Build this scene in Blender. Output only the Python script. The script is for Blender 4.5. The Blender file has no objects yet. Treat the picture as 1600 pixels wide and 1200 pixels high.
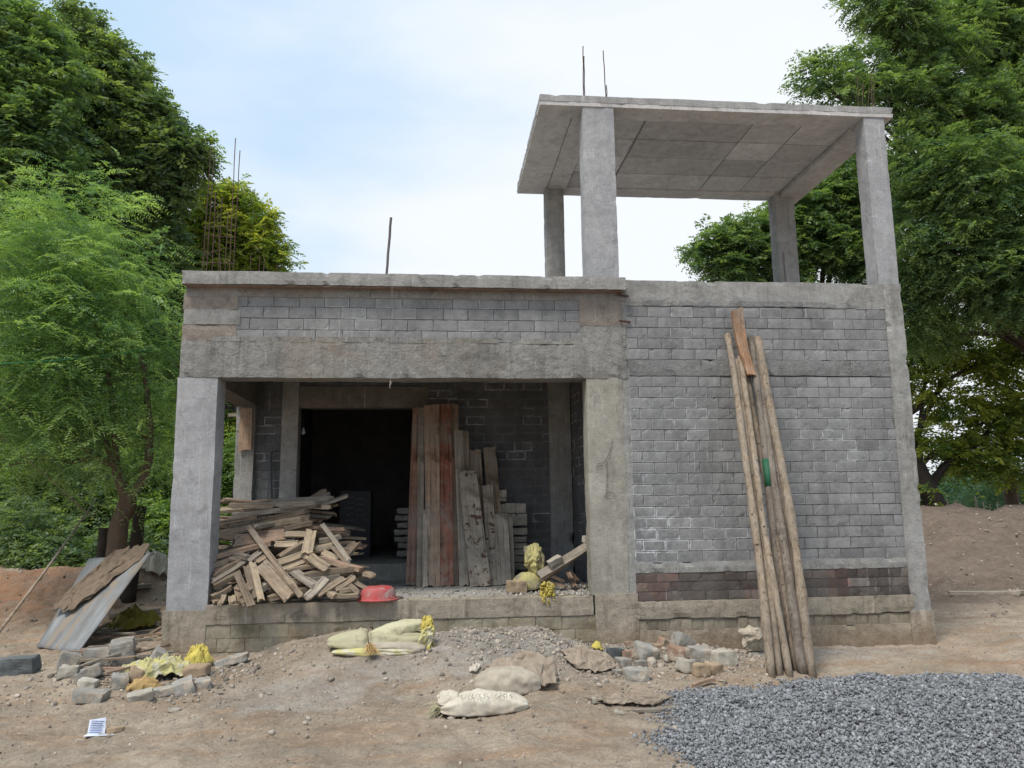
import bpy, math, random
import numpy as np
from mathutils import Vector, Matrix, noise as mnoise

random.seed(7); rng = np.random.default_rng(7)
S = bpy.context.scene; COL = S.collection
# ------------------------------------------------------------------ camera
D = 7.8; CZ = 1.4254; F = 1217.8
YW, PT, RL = 0.0973, 0.15607, 0.012577
CAM = np.array([0, -D, CZ])
_f = np.array([math.sin(YW)*math.cos(PT), math.cos(YW)*math.cos(PT), math.sin(PT)])
_r = np.array([math.cos(YW), -math.sin(YW), 0]); _u = np.cross(_r, _f)
_r2 = _r*math.cos(RL)-_u*math.sin(RL); _u2 = _u*math.cos(RL)+_r*math.sin(RL)
def ray(x, y):
    d = _f*F+_r2*(x-800)-_u2*(y-600); return d/d[1]
def at(x, y, Y=0.):            # photo measurement -> point on the vertical plane y = Y
    return CAM+ray(x, y)*(Y+D)
def atz(x, y, Z):              # photo measurement -> point on the horizontal plane z = Z
    d = ray(x, y); return CAM+d*((Z-CAM[2])/d[2])
def mpp(Y): return (Y+D)/F     # metres per photo pixel at depth Y
cd = bpy.data.cameras.new('camera'); cam = bpy.data.objects.new('camera', cd); COL.objects.link(cam)
cam.matrix_world = Matrix(((_r2[0], _u2[0], -_f[0], CAM[0]), (_r2[1], _u2[1], -_f[1], CAM[1]), (_r2[2], _u2[2], -_f[2], CAM[2]), (0, 0, 0, 1)))
cd.sensor_width = 36; cd.lens = 36*F/1600; cd.clip_end = 2000; cd.clip_start = .05
S.camera = cam
# ------------------------------------------------------------------ light and exposure
SUN_EL, SUN_AZ = math.radians(60), math.radians(222)      # azimuth clockwise from +Y
W = bpy.data.worlds.new('World'); S.world = W; W.use_nodes = True
nt = W.node_tree; nt.nodes.clear(); N = nt.nodes.new; L = nt.links.new
sky = N('ShaderNodeTexSky'); sky.sky_type = 'NISHITA'; sky.sun_disc = False
sky.sun_elevation = SUN_EL; sky.sun_rotation = SUN_AZ; sky.dust_density = 2.5; sky.air_density = 1.0
tc = N('ShaderNodeTexCoord'); mp = N('ShaderNodeMapping'); mp.inputs['Scale'].default_value = (1.6, 1.6, 4.5)
mp.inputs['Rotation'].default_value = (0.2, .35, .3)
ns = N('ShaderNodeTexNoise'); ns.inputs['Scale'].default_value = 1.5; ns.inputs['Detail'].default_value = 7; ns.inputs['Roughness'].default_value = .55
L(tc.outputs['Generated'], mp.inputs[0]); L(mp.outputs[0], ns.inputs['Vector'])
dot = N('ShaderNodeVectorMath'); dot.operation = 'DOT_PRODUCT'; L(tc.outputs['Generated'], dot.inputs[0])
dot.inputs[1].default_value = Vector((.42, .86, .22)).normalized()
mr = N('ShaderNodeMapRange'); mr.inputs['From Min'].default_value = .80; mr.inputs['From Max'].default_value = .97
mr.inputs['To Min'].default_value = -.14; mr.inputs['To Max'].default_value = .50; L(dot.outputs['Value'], mr.inputs['Value'])
ad = N('ShaderNodeMath'); ad.operation = 'ADD'; L(ns.outputs['Fac'], ad.inputs[0]); L(mr.outputs[0], ad.inputs[1])
sx = N('ShaderNodeSeparateXYZ'); L(tc.outputs['Generated'], sx.inputs[0])
mh = N('ShaderNodeMapRange'); mh.inputs['From Min'].default_value = .42; mh.inputs['From Max'].default_value = .05
mh.inputs['To Min'].default_value = 0; mh.inputs['To Max'].default_value = .42; L(sx.outputs['Z'], mh.inputs['Value'])
ad2 = N('ShaderNodeMath'); ad2.operation = 'ADD'; L(ad.outputs[0], ad2.inputs[0]); L(mh.outputs[0], ad2.inputs[1])
cr = N('ShaderNodeMapRange'); cr.interpolation_type = 'SMOOTHSTEP'; cr.inputs['From Min'].default_value = .22; cr.inputs['From Max'].default_value = .92; L(ad2.outputs[0], cr.inputs['Value'])
mx = N('ShaderNodeMix'); mx.data_type = 'RGBA'; L(cr.outputs[0], mx.inputs['Factor'])
hz = N('ShaderNodeMix'); hz.data_type = 'RGBA'; hz.inputs['Factor'].default_value = .78; L(sky.outputs[0], hz.inputs['A']); hz.inputs['B'].default_value = (5.7, 7.6, 9.5, 1)
L(hz.outputs['Result'], mx.inputs['A']); mx.inputs['B'].default_value = (7.75, 8.1, 8.6, 1)
bg = N('ShaderNodeBackground'); bg.inputs['Strength'].default_value = .086
wo = N('ShaderNodeOutputWorld'); L(mx.outputs['Result'], bg.inputs[0]); L(bg.outputs[0], wo.inputs[0])
sl = bpy.data.lights.new('sun', 'SUN'); sl.energy = 2.6; sl.angle = math.radians(20); sl.color = (1, .935, .83)
sun = bpy.data.objects.new('sun', sl); COL.objects.link(sun)
sd = Vector((math.sin(SUN_AZ)*math.cos(SUN_EL), math.cos(SUN_AZ)*math.cos(SUN_EL), math.sin(SUN_EL)))
sun.rotation_euler = sd.to_track_quat('Z', 'Y').to_euler()
S.view_settings.view_transform = 'Standard'; S.view_settings.look = 'None'
S.view_settings.exposure = 0.5; S.view_settings.gamma = 1
S.cycles.max_bounces = 6; S.cycles.diffuse_bounces = 4; S.cycles.transparent_max_bounces = 8

# ------------------------------------------------------------------ materials
def newmat(name, rough=.9):
    m = bpy.data.materials.new(name); m.use_nodes = True; t = m.node_tree; t.nodes.clear()
    b = t.nodes.new('ShaderNodeBsdfPrincipled'); o = t.nodes.new('ShaderNodeOutputMaterial')
    b.inputs['Roughness'].default_value = rough; b.inputs['Specular IOR Level'].default_value = .25
    t.links.new(b.outputs[0], o.inputs[0]); return m, t, b
class NT:
    def __init__(s, t): s.t = t
    def n(s, k, **kw):
        x = s.t.nodes.new('ShaderNode'+k)
        for a, v in kw.items(): setattr(x, a, v)
        return x
    def l(s, a, b): s.t.links.new(a, b)
    def val(s, sock, v):
        if hasattr(v, 'is_output'): s.l(v, sock)
        else: sock.default_value = v
    def coord(s, scale=(1, 1, 1), kind='Object'):
        c = s.n('TexCoord'); m = s.n('Mapping'); m.inputs['Scale'].default_value = scale; s.l(c.outputs[kind], m.inputs[0]); return m.outputs[0]
    def noise(s, v, sc, det=5, ro=.6, dist=0):
        x = s.n('TexNoise'); s.l(v, x.inputs['Vector']); x.inputs['Scale'].default_value = sc; x.inputs['Detail'].default_value = det
        x.inputs['Roughness'].default_value = ro; x.inputs['Distortion'].default_value = dist; return x.outputs['Fac']
    def ramp(s, v, a, b, lo=0., hi=1.):
        x = s.n('MapRange'); s.l(v, x.inputs['Value']); x.inputs['From Min'].default_value = a; x.inputs['From Max'].default_value = b
        x.inputs['To Min'].default_value = lo; x.inputs['To Max'].default_value = hi; return x.outputs[0]
    def math(s, op, a, b=0.):
        x = s.n('Math', operation=op); s.val(x.inputs[0], a); s.val(x.inputs[1], b); return x.outputs[0]
    def mix(s, f, a, b, bt='MIX'):
        x = s.n('Mix', data_type='RGBA', blend_type=bt); s.val(x.inputs['Factor'], f)
        for k, v in (('A', a), ('B', b)):
            if isinstance(v, tuple): v = (*v[:3], 1)
            s.val(x.inputs[k], v)
        return x.outputs['Result']
    def scale(s, c, f):
        x = s.n('VectorMath', operation='SCALE'); s.l(c, x.inputs[0]); s.val(x.inputs['Scale'], f); return x.outputs[0]
    def attr(s, nm): x = s.n('Attribute'); x.attribute_name = nm; return x
    def bump(s, b, h, st=.3, d=.01, prev=None):
        x = s.n('Bump'); s.l(h, x.inputs['Height']); x.inputs['Strength'].default_value = st; x.inputs['Distance'].default_value = d
        if prev is not None: s.l(prev, x.inputs['Normal'])
        s.l(x.outputs[0], b.inputs['Normal']); return x.outputs[0]

def concrete(name, c1, c2, stain=(.12, .105, .09), stain_amt=.5, boards=0., rough_bump=.5, warm=None, low=None):
    m, t, b = newmat(name, .92); n = NT(t); v = n.coord()
    big = n.noise(v, 1.7, 6, .65, .3); mid = n.noise(v, 9, 7, .7); fine = n.noise(v, 90, 3, .6)
    col = n.mix(n.ramp(big, .35, .68), c1, c2)
    vs = n.coord((5, 5, .55)); st = n.noise(vs, 2.2, 6, .65, .2)
    col = n.mix(n.math('MULTIPLY', n.ramp(st, .52, .72), stain_amt), col, stain)
    dk = n.noise(v, 4.3, 8, .75, .6)
    col = n.mix(n.math('MULTIPLY', n.ramp(n.noise(v, 26, 6, .8), .56, .68), stain_amt*.8), col, tuple(x*.5 for x in c1))
    col = n.mix(n.math('MULTIPLY', n.ramp(dk, .54, .66), min(1, stain_amt*1.3)), col, tuple(x*.55 for x in c1))
    dr = n.noise(n.coord((34, 34, .9)), 1.3, 3, .5); col = n.mix(n.math('MULTIPLY', n.ramp(dr, .66, .72), n.ramp(n.noise(v, 1.9, 3, .5), .5, .62, 0, .75)), col, tuple(x*.4 for x in c1))
    sp1 = n.noise(n.coord((1.2, 1.2, 9)), 2.6, 6, .7, .3); col = n.mix(n.ramp(sp1, .60, .72, 0, .5), col, tuple(x*.6 for x in c1))
    wd_ = n.noise(n.coord((28, 28, .5), 'Object'), 1.7, 2, .5); col = n.mix(n.math('MULTIPLY', n.ramp(wd_, .66, .72), n.ramp(n.noise(v, 1.4, 3, .5), .52, .62, 0, .55)), col, (.46, .46, .45))
    lt = n.noise(vs, 6.1, 5, .6)
    col = n.mix(n.ramp(lt, .60, .74, 0, .45), col, tuple(min(.7, x*1.5) for x in c2))
    if warm: col = n.mix(n.math('MULTIPLY', n.ramp(n.noise(v, 1.15, 4, .6, .8), .50, .66), .7), col, warm)
    if low:  # earth splash in the lowest courses, a real stain with a ragged top
        sp = n.n('SeparateXYZ'); n.l(v, sp.inputs[0]); e = n.math('ADD', sp.outputs['Z'], n.math('MULTIPLY', n.math('SUBTRACT', mid, .5), .5))
        col = n.mix(n.ramp(e, low[0], low[1], .75, 0), col, low[2])
    col = n.scale(col, n.ramp(mid, .25, .75, .78, 1.2)); col = n.scale(col, n.ramp(fine, .3, .7, .86, 1.13))
    col = n.scale(col, n.math('ADD', n.attr('tone').outputs['Fac'], 1.0))
    n.l(col, b.inputs['Base Color'])
    vo = n.n('TexVoronoi'); n.l(v, vo.inputs['Vector']); vo.inputs['Scale'].default_value = 30; vo.inputs['Randomness'].default_value = 1.
    pit = n.ramp(vo.outputs['Distance'], 0, .22)
    pm = n.ramp(n.noise(v, 3.1, 4, .6), .46, .56); col = n.mix(n.math('MULTIPLY', n.math('SUBTRACT', 1., pit), n.math('MULTIPLY', pm, .65)), col, tuple(x*.35 for x in c1)); n.l(col, b.inputs['Base Color']); pit = n.math('MAXIMUM', pit, n.math('SUBTRACT', 1., pm))
    p = n.bump(b, mid, rough_bump, .03); p = n.bump(b, fine, rough_bump*.6, .006, p); p = n.bump(b, pit, rough_bump*.7, .012, p)
    if boards:
        w = n.n('TexWave', bands_direction='Z', wave_profile='SAW'); n.l(v, w.inputs['Vector']); w.inputs['Scale'].default_value = boards; w.inputs['Distortion'].default_value = .6
        n.bump(b, w.outputs['Fac'], .35, .008, p)
    return m
M = {}
M['conc'] = concrete('grey_concrete', (.225, .22, .208), (.315, .31, .30), stain_amt=.45)
M['conc_rough'] = concrete('rough_band_concrete', (.185, .18, .17), (.29, .285, .27), stain_amt=.6, rough_bump=1.0, warm=(.235, .20, .165))
M['conc_band'] = concrete('wall_band_concrete', (.165, .165, .163), (.25, .25, .245), stain_amt=.5, rough_bump=.9)
M['shaded_plaster'] = concrete('shade_darkened_plaster', (.13, .115, .10), (.19, .17, .15), stain_amt=.5)  # plaster colour darkened to carry the shade of the veranda's back
M['conc_light'] = concrete('smooth_column_concrete', (.27, .27, .28), (.36, .36, .37), stain=(.20, .19, .18), stain_amt=.35, rough_bump=.3)
M['conc_tan'] = concrete('tan_column_concrete', (.25, .235, .20), (.36, .34, .30), stain_amt=.35, rough_bump=.35)
M['conc_roof'] = concrete('canopy_concrete', (.27, .265, .26), (.37, .365, .36), stain_amt=.4, rough_bump=.4)
M['conc_under'] = concrete('canopy_underside_concrete', (.43, .415, .41), (.52, .50, .49), stain=(.28, .26, .25), stain_amt=.35, rough_bump=.25)
M['conc_low'] = concrete('plinth_concrete', (.25, .22, .175), (.36, .31, .25), stain=(.13, .10, .07), stain_amt=.7, rough_bump=.6, low=(.02, .30, (.22, .155, .10)))
M['plaster_brown'] = concrete('brown_plaster', (.20, .172, .148), (.27, .235, .205), stain_amt=.5, rough_bump=.6)
M['floor'] = concrete('veranda_floor_screed', (.26, .25, .23), (.36, .345, .32), stain_amt=.3)
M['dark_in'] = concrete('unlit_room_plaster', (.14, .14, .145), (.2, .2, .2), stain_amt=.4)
M['mortar'] = concrete('mortar', (.10, .10, .10), (.17, .168, .162), stain_amt=.5, rough_bump=.8)
M['brown_slab'] = concrete('slab_underside', (.19, .13, .10), (.27, .20, .16), stain_amt=.5)

def blockmat(name, c1, c2, eff_col=(.62, .63, .66), stain=None, moss=None, low=None, bl=(.235, .105)):
    m, t, b = newmat(name, .93); n = NT(t); v = n.coord()
    tone = n.attr('tone').outputs['Fac']; eff = n.attr('eff').outputs['Fac']
    big = n.noise(v, 1.3, 5, .6); mid = n.noise(v, 14, 7, .7); fine = n.noise(v, 140, 3, .7)
    col = n.mix(n.ramp(big, .3, .7), c1, c2)
    vs_ = n.coord((3, 3, .5)); col = n.scale(col, n.ramp(n.noise(vs_, 1.6, 6, .65, .4), .3, .7, .8, 1.2))
    if stain: col = n.mix(n.ramp(n.noise(v, 2.1, 6, .7, .5), .5, .68, 0, .8), col, stain)
    col = n.scale(col, n.math('ADD', tone, 1.)); col = n.scale(col, n.ramp(mid, .3, .7, .8, 1.17)); col = n.scale(col, n.ramp(fine, .3, .7, .8, 1.17))
    uv = n.n('UVMap'); sp = n.n('SeparateXYZ'); n.l(uv.outputs[0], sp.inputs[0])
    du = n.math('MULTIPLY', n.math('SUBTRACT', .5, n.math('ABSOLUTE', n.math('SUBTRACT', sp.outputs[0], .5))), bl[0])
    dv = n.math('MULTIPLY', n.math('SUBTRACT', .5, n.math('ABSOLUTE', n.math('SUBTRACT', sp.outputs[1], .5))), bl[1])
    dd = n.math('ADD', n.math('MINIMUM', du, dv), n.math('MULTIPLY', n.math('SUBTRACT', mid, .5), .028))
    em = n.ramp(dd, .011, .001)
    en = n.ramp(n.noise(v, 5.2, 5, .7), .36, .60)
    ef = n.math('MULTIPLY', n.math('MULTIPLY', em, en), eff)
    col = n.mix(n.math('MINIMUM', ef, 1.), col, eff_col)
    wash = n.math('MULTIPLY', n.ramp(n.noise(v, 9, 6, .75), .5, .8, 0, .4), n.math('MINIMUM', n.math('MULTIPLY', eff, .6), 1.)); col = n.mix(wash, col, eff_col)
    sm = n.noise(n.coord((2.2, 2.2, 4)), 2.4, 7, .75, .6); col = n.mix(n.ramp(sm, .55, .70, 0, .45), col, tuple(min(.6, x*1.35) for x in c2))
    wd_ = n.noise(n.coord((26, 26, .45)), 1.7, 2, .5); col = n.mix(n.math('MULTIPLY', n.ramp(wd_, .66, .72), n.ramp(n.noise(v, 1.4, 3, .5), .50, .60, 0, .5)), col, (.46, .46, .45))
    if moss: col = n.mix(n.ramp(n.noise(v, 3., 5, .6), moss[0], moss[0]+.15, 0, moss[2]), col, moss[1])
    if low:
        s2 = n.n('SeparateXYZ'); n.l(v, s2.inputs[0]); e = n.math('ADD', s2.outputs['Z'], n.math('MULTIPLY', n.math('SUBTRACT', mid, .5), .4))
        col = n.mix(n.ramp(e, low[0], low[1], .8, 0), col, low[2])
    n.l(col, b.inputs['Base Color'])
    p = n.bump(b, mid, .45, .015); n.bump(b, fine, .4, .004, p)
    return m
M['block'] = blockmat('grey_concrete_blocks', (.175, .175, .177), (.245, .244, .242))
M['block_in'] = blockmat('shaded_veranda_blocks', (.092, .095, .10), (.13, .132, .137))  # darker copy of the grey blocks, veranda shade set into the colour
M['block_tan'] = blockmat('plinth_blocks', (.20, .18, .14), (.30, .265, .20), stain=(.20, .15, .095), moss=(.52, (.075, .068, .035), .8))
M['redbrick'] = blockmat('stained_red_bricks', (.07, .064, .06), (.145, .125, .112), stain=(.15, .085, .068), eff_col=(.3, .28, .26))
M['rubble_brick'] = blockmat('footing_stones', (.20, .17, .13), (.27, .235, .185), stain=(.15, .12, .085), bl=(.1, .1))

def simple(name, c, rough=.8, var=.25, sc=12, c2=None, bump=.3, spec=.25, metal=0, stretch=(1, 1, 1), bd=.006, spots=None):
    m, t, b = newmat(name, rough); n = NT(t); v = n.coord(stretch)
    f = n.noise(v, sc, 6, .65); col = n.mix(n.ramp(f, .35, .65), c, c2 or tuple(x*(1-var) for x in c))
    if spots: col = n.mix(n.ramp(n.noise(v, spots[0], 4, .6), spots[1], spots[1]+.06), col, spots[2])
    oi = n.n('ObjectInfo'); col = n.scale(col, n.ramp(oi.outputs['Random'], 0, 1, .85, 1.15))
    col = n.scale(col, n.math('ADD', n.attr('tone').outputs['Fac'], 1.))
    n.l(col, b.inputs['Base Color']); b.inputs['Specular IOR Level'].default_value = spec; b.inputs['Metallic'].default_value = metal
    if bump: n.bump(b, n.noise(v, sc*3, 5, .7), bump, bd)
    return m
def woodmat(name, c, c2, spots=None, rnd=.3, st=(1.6, 26, 26)):
    m, t, b = newmat(name, .85); n = NT(t); v = n.coord(st); oi = n.n('ObjectInfo')
    off = n.n('VectorMath', operation='ADD'); n.l(v, off.inputs[0]); cmb = n.n('CombineXYZ'); n.l(n.math('MULTIPLY', oi.outputs['Random'], 37.), cmb.inputs[0]); n.l(n.math('MULTIPLY', oi.outputs['Random'], 91.), cmb.inputs[1]); n.l(cmb.outputs[0], off.inputs[1]); v = off.outputs[0]
    g = n.noise(v, 1.6, 8, .7, .5); v2 = n.coord(); bl = n.noise(v2, 5, 5, .7)
    col = n.mix(n.ramp(g, .33, .66), c, c2); col = n.scale(col, n.ramp(bl, .3, .7, .62, 1.3)); dt = n.ramp(n.noise(v2, 2.3, 7, .75, .8), .46, .62, 0, .7); col = n.mix(dt, col, (.24, .215, .185)); dk_ = n.ramp(n.noise(v2, 3.7, 6, .7, .4), .56, .66, 0, .6); col = n.mix(dk_, col, tuple(x*.4 for x in c)); ck = n.noise(n.coord(tuple(.9 if q < 3 else 55 for q in st)), 1.3, 4, .6); col = n.scale(col, n.ramp(ck, .58, .66, 1., .45))
    if spots: col = n.mix(n.ramp(n.noise(v2, spots[0], 4, .65), spots[1], spots[1]+.04), col, spots[2])
    kn = n.n('TexVoronoi'); n.l(n.coord(tuple(1.2 if q < 3 else 4 for q in st)), kn.inputs['Vector']); kn.inputs['Scale'].default_value = 3.2
    col = n.mix(n.ramp(kn.outputs['Distance'], .10, .05, 0, .8), col, tuple(x*.3 for x in c))
    col = n.scale(col, n.ramp(oi.outputs['Random'], 0, 1, 1-rnd, 1+rnd))
    n.l(col, b.inputs['Base Color']); p = n.bump(b, g, .6, .006); n.bump(b, bl, .3, .01, p)
    return m
M['wood_old'] = woodmat('weathered_wood', (.15, .11, .078), (.285, .22, .155), rnd=.35)
M['wood_grey'] = woodmat('greyed_wood', (.19, .16, .13), (.30, .26, .21))
M['wood_pale'] = woodmat('pale_sawn_wood', (.25, .19, .13), (.36, .29, .205), rnd=.15)
M['wood_brown'] = woodmat('brown_shuttering_wood', (.23, .145, .10), (.36, .255, .185), rnd=.15)
M['wood_red'] = woodmat('red_stained_wood', (.16, .055, .04), (.33, .14, .085), rnd=.05)
M['wood_redbrown'] = woodmat('red_brown_wood', (.16, .08, .055), (.32, .18, .12), rnd=.1)
M['wood_spot'] = woodmat('mud_spotted_wood', (.25, .21, .165), (.36, .31, .25), spots=(13, .57, (.09, .05, .035)), rnd=.1)
M['pole'] = woodmat('debarked_pole_wood', (.17, .13, .095), (.31, .245, .18), rnd=.22, st=(26, 26, 1.6))
M['pole_dark'] = woodmat('dark_pole_wood', (.10, .08, .066), (.20, .165, .135), rnd=.2, st=(26, 26, 1.6))
M['bark_orange'] = woodmat('orange_bark', (.20, .11, .065), (.35, .21, .125), rnd=.05)
M['green_paint'] = simple('green_paint', (.025, .11, .06), .6)
M['rust'] = simple('rusty_steel', (.11, .06, .045), .8, c2=(.06, .04, .035), sc=30)
M['pipe'] = simple('dull_pipe', (.14, .12, .12), .6)
M['redpl'] = simple('scuffed_red_plastic', (.45, .05, .055), .6, c2=(.38, .14, .13), sc=14, bump=.1, spots=(6, .55, (.40, .27, .25)))
M['sack'] = simple('dusty_white_woven_sack', (.54, .50, .42), .85, sc=9, c2=(.42, .37, .30), bump=.5, spots=(8, .6, (.40, .34, .27)))
M['sack_grey'] = simple('dusty_grey_sack', (.40, .35, .28), .9, sc=9, c2=(.30, .26, .21), bump=.5)
M['sack_yel'] = simple('yellow_woven_sack', (.50, .46, .19), .75, sc=7, c2=(.40, .37, .2), bump=.6, spots=(11, .53, (.50, .47, .36)))
M['sack_cream'] = simple('yellowish_cream_sack', (.44, .42, .29), .8, sc=7, c2=(.42, .39, .25), bump=.5, spots=(9, .58, (.33, .29, .2)))
M['yel'] = simple('bright_yellow_sack', (.50, .42, .10), .7, sc=9, c2=(.36, .28, .07), bump=.6, spots=(9, .6, (.40, .33, .18)))
M['sack_dusty'] = simple('dusty_yellow_sack', (.42, .38, .16), .8, sc=9, c2=(.28, .25, .14), bump=.6, spots=(9, .55, (.25, .22, .17)))
M['straw'] = simple('orange_frayed_fibre', (.42, .28, .12), .8, sc=20)
M['jute'] = simple('dusty_jute_cloth', (.22, .165, .12), .95, sc=10, c2=(.15, .115, .085), bump=.9)
M['jute_grey'] = simple('greyed_jute_cloth', (.31, .255, .20), .95, sc=10, c2=(.22, .175, .135), bump=.7)
M['olive'] = simple('olive_plastic', (.22, .19, .03), .7)
M['sheet'] = simple('weathered_grey_sheet', (.24, .25, .26), .9, sc=3, c2=(.15, .15, .15), bump=.3, stretch=(2.2, .6, .6), spots=(4, .56, (.22, .185, .15)))
M['bl_grey'] = simple('broken_grey_block', (.30, .29, .265), .95, sc=9, c2=(.22, .205, .18), bump=1., bd=.012, spots=(7, .54, (.36, .31, .255)))
M['bl_pale'] = simple('pale_block', (.40, .375, .32), .95, sc=9, c2=(.30, .27, .22), bump=.9, bd=.01)
M['bl_tan'] = simple('tan_block', (.36, .27, .185), .95, sc=9, c2=(.27, .20, .135), bump=.9, bd=.01)
M['bl_orange'] = simple('orange_brick_lump', (.28, .18, .13), .95, sc=9, c2=(.22, .155, .115), bump=1., bd=.012, spots=(7, .52, (.34, .28, .22)))
M['bl_dark'] = simple('dark_slate_slab', (.13, .14, .145), .9, sc=7, c2=(.08, .088, .09), bump=.7)
M['paper'] = simple('white_paper', (.62, .67, .80), .8, bump=0)
M['ink'] = simple('blue_ink', (.08, .12, .3), .8, bump=0)
M['black'] = simple('faded_black_print', (.36, .34, .29), .9, bump=0)
M['chalk'] = simple('chalk', (.33, .33, .34), .9, bump=0)
M['drum'] = simple('dark_painted_metal', (.07, .075, .085), .6)
M['wire_green'] = simple('green_cord', (.03, .30, .16), .6, bump=0)
M['bark'] = simple('tree_bark', (.17, .12, .085), .95, sc=8, c2=(.10, .07, .05), bump=1., bd=.02, stretch=(1, 1, .25))
M['bark_dark'] = simple('dark_bark', (.06, .048, .04), .95, sc=8, bump=1., bd=.02)
M['gravel'] = simple('blue_grey_gravel', (.28, .287, .30), .9, sc=30, c2=(.17, .175, .185), bump=.5)
M['pebble'] = simple('loose_pebbles', (.37, .32, .27), .95, sc=20, c2=(.26, .22, .18), bump=.5)
def leafmat(name, c, c2, tr=.45):
    m = bpy.data.materials.new(name); m.use_nodes = True; t = m.node_tree; t.nodes.clear(); n = NT(t)
    col = n.mix(n.attr('lc').outputs['Fac'], c, c2)
    b = n.n('BsdfPrincipled'); b.inputs['Roughness'].default_value = .5; b.inputs['Specular IOR Level'].default_value = .35; n.l(col, b.inputs['Base Color'])
    tl = n.n('BsdfTranslucent'); n.l(n.mix(1., n.scale(col, 1.5), (1.0, 1.0, .35), 'MULTIPLY'), tl.inputs[0])
    ms = n.n('MixShader'); ms.inputs[0].default_value = tr; n.l(b.outputs[0], ms.inputs[1]); n.l(tl.outputs[0], ms.inputs[2])
    o = n.n('OutputMaterial'); n.l(ms.outputs[0], o.inputs[0]); return m
M['leaf_dark'] = leafmat('dark_leaves', (.065, .115, .075), (.24, .32, .13))  # blue lifted in these leaf colours, a bluish haze mixed into them
M['leaf_blue'] = leafmat('bluish_needles', (.05, .11, .075), (.10, .17, .10))
M['leaf_mid'] = leafmat('mid_green_leaves', (.08, .16, .06), (.27, .37, .10))
M['leaf_fresh'] = leafmat('fresh_green_leaflets', (.105, .20, .10), (.33, .46, .18))
M['leaf_yel'] = leafmat('yellow_lit_leaves', (.10, .17, .05), (.42, .44, .10), .55)  # yellow green leaves, with the lit and backlit glow put into their colour
M['leaf_neem'] = leafmat('neem_leaves', (.07, .135, .075), (.25, .35, .13))

# ------------------------------------------------------------------ mesh helpers
class MB:
    def __init__(s): s.v = []; s.f = []; s.t = []; s.e = []; s.uv = []
    def add(s, vs, fs, tone=0., eff=0., uv=None):
        o = len(s.v); s.v += [tuple(map(float, p)) for p in vs]; s.f += [tuple(i+o for i in f) for f in fs]
        s.t += [tone]*len(vs); s.e += [eff]*len(vs); s.uv += (uv if uv else [(.5, .5)]*len(vs))
    def box(s, x0, x1, y0, y1, z0, z1, tone=0.):
        s.add([(x0, y0, z0), (x1, y0, z0), (x1, y1, z0), (x0, y1, z0), (x0, y0, z1), (x1, y0, z1), (x1, y1, z1), (x0, y1, z1)],
              [(0, 3, 2, 1), (4, 5, 6, 7), (0, 1, 5, 4), (1, 2, 6, 5), (2, 3, 7, 6), (3, 0, 4, 7)], tone)
    def tube(s, pts, rad, n=8, tone=0., wob=0.):
        pts = [Vector(p) for p in pts]; vs = []; k = len(pts)
        if not hasattr(rad, '__len__'): rad = [rad]*k
        ref = Vector((.3, 1, .2)).normalized()
        for i, p in enumerate(pts):
            d = (pts[min(i+1, k-1)]-pts[max(i-1, 0)]).normalized()
            a = d.cross(ref);
            if a.length < .1: a = d.cross(Vector((1, 0, 0)))
            a.normalize(); b = d.cross(a)
            for j in range(n):
                an = 2*math.pi*j/n; r = rad[i]*(1+wob*mnoise.noise(Vector((p.x*9+j*1.7, p.y*9, p.z*9))))
                vs.append(p+a*math.cos(an)*r+b*math.sin(an)*r)
        fs = [(i*n+j, i*n+(j+1) % n, (i+1)*n+(j+1) % n, (i+1)*n+j) for i in range(k-1) for j in range(n)]
        fs += [tuple(range(n))[::-1], tuple((k-1)*n+j for j in range(n))]
        s.add(vs, fs, tone)
    def build(s, name, mat, parent=None, smooth=False):
        me = bpy.data.meshes.new(name); me.from_pydata(s.v, [], s.f); me.materials.append(mat)
        if any(s.t): me.attributes.new('tone', 'FLOAT', 'POINT').data.foreach_set('value', np.array(s.t, dtype=np.float32))
        if any(s.e): me.attributes.new('eff', 'FLOAT', 'POINT').data.foreach_set('value', np.array(s.e, dtype=np.float32))
        if any(u != (.5, .5) for u in s.uv):
            ul = me.uv_layers.new(name='UVMap'); li = np.empty(len(me.loops), dtype=np.int32); me.loops.foreach_get('vertex_index', li)
            ul.data.foreach_set('uv', np.array(s.uv, dtype=np.float32)[li].ravel())
        if smooth: me.polygons.foreach_set('use_smooth', [True]*len(me.polygons))
        me.update(); return link(name, me, parent)
def link(name, me, parent=None):
    o = bpy.data.objects.new(name, me); COL.objects.link(o); o.parent = parent; return o
def tag(o, label=None, cat=None, group=None, kind=None):
    if label: o['label'] = label
    if cat: o['category'] = cat
    if group: o['group'] = group
    if kind: o['kind'] = kind
    return o
def empty(name, loc=(0, 0, 0), rot=(0, 0, 0)):
    o = bpy.data.objects.new(name, None); COL.objects.link(o); o.location = loc; o.rotation_euler = rot; o.empty_display_size = .2; return o
def rsurf(mb, P, nu, nv, amp, sc, seed, nrm, tone=0.):
    pass
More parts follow.
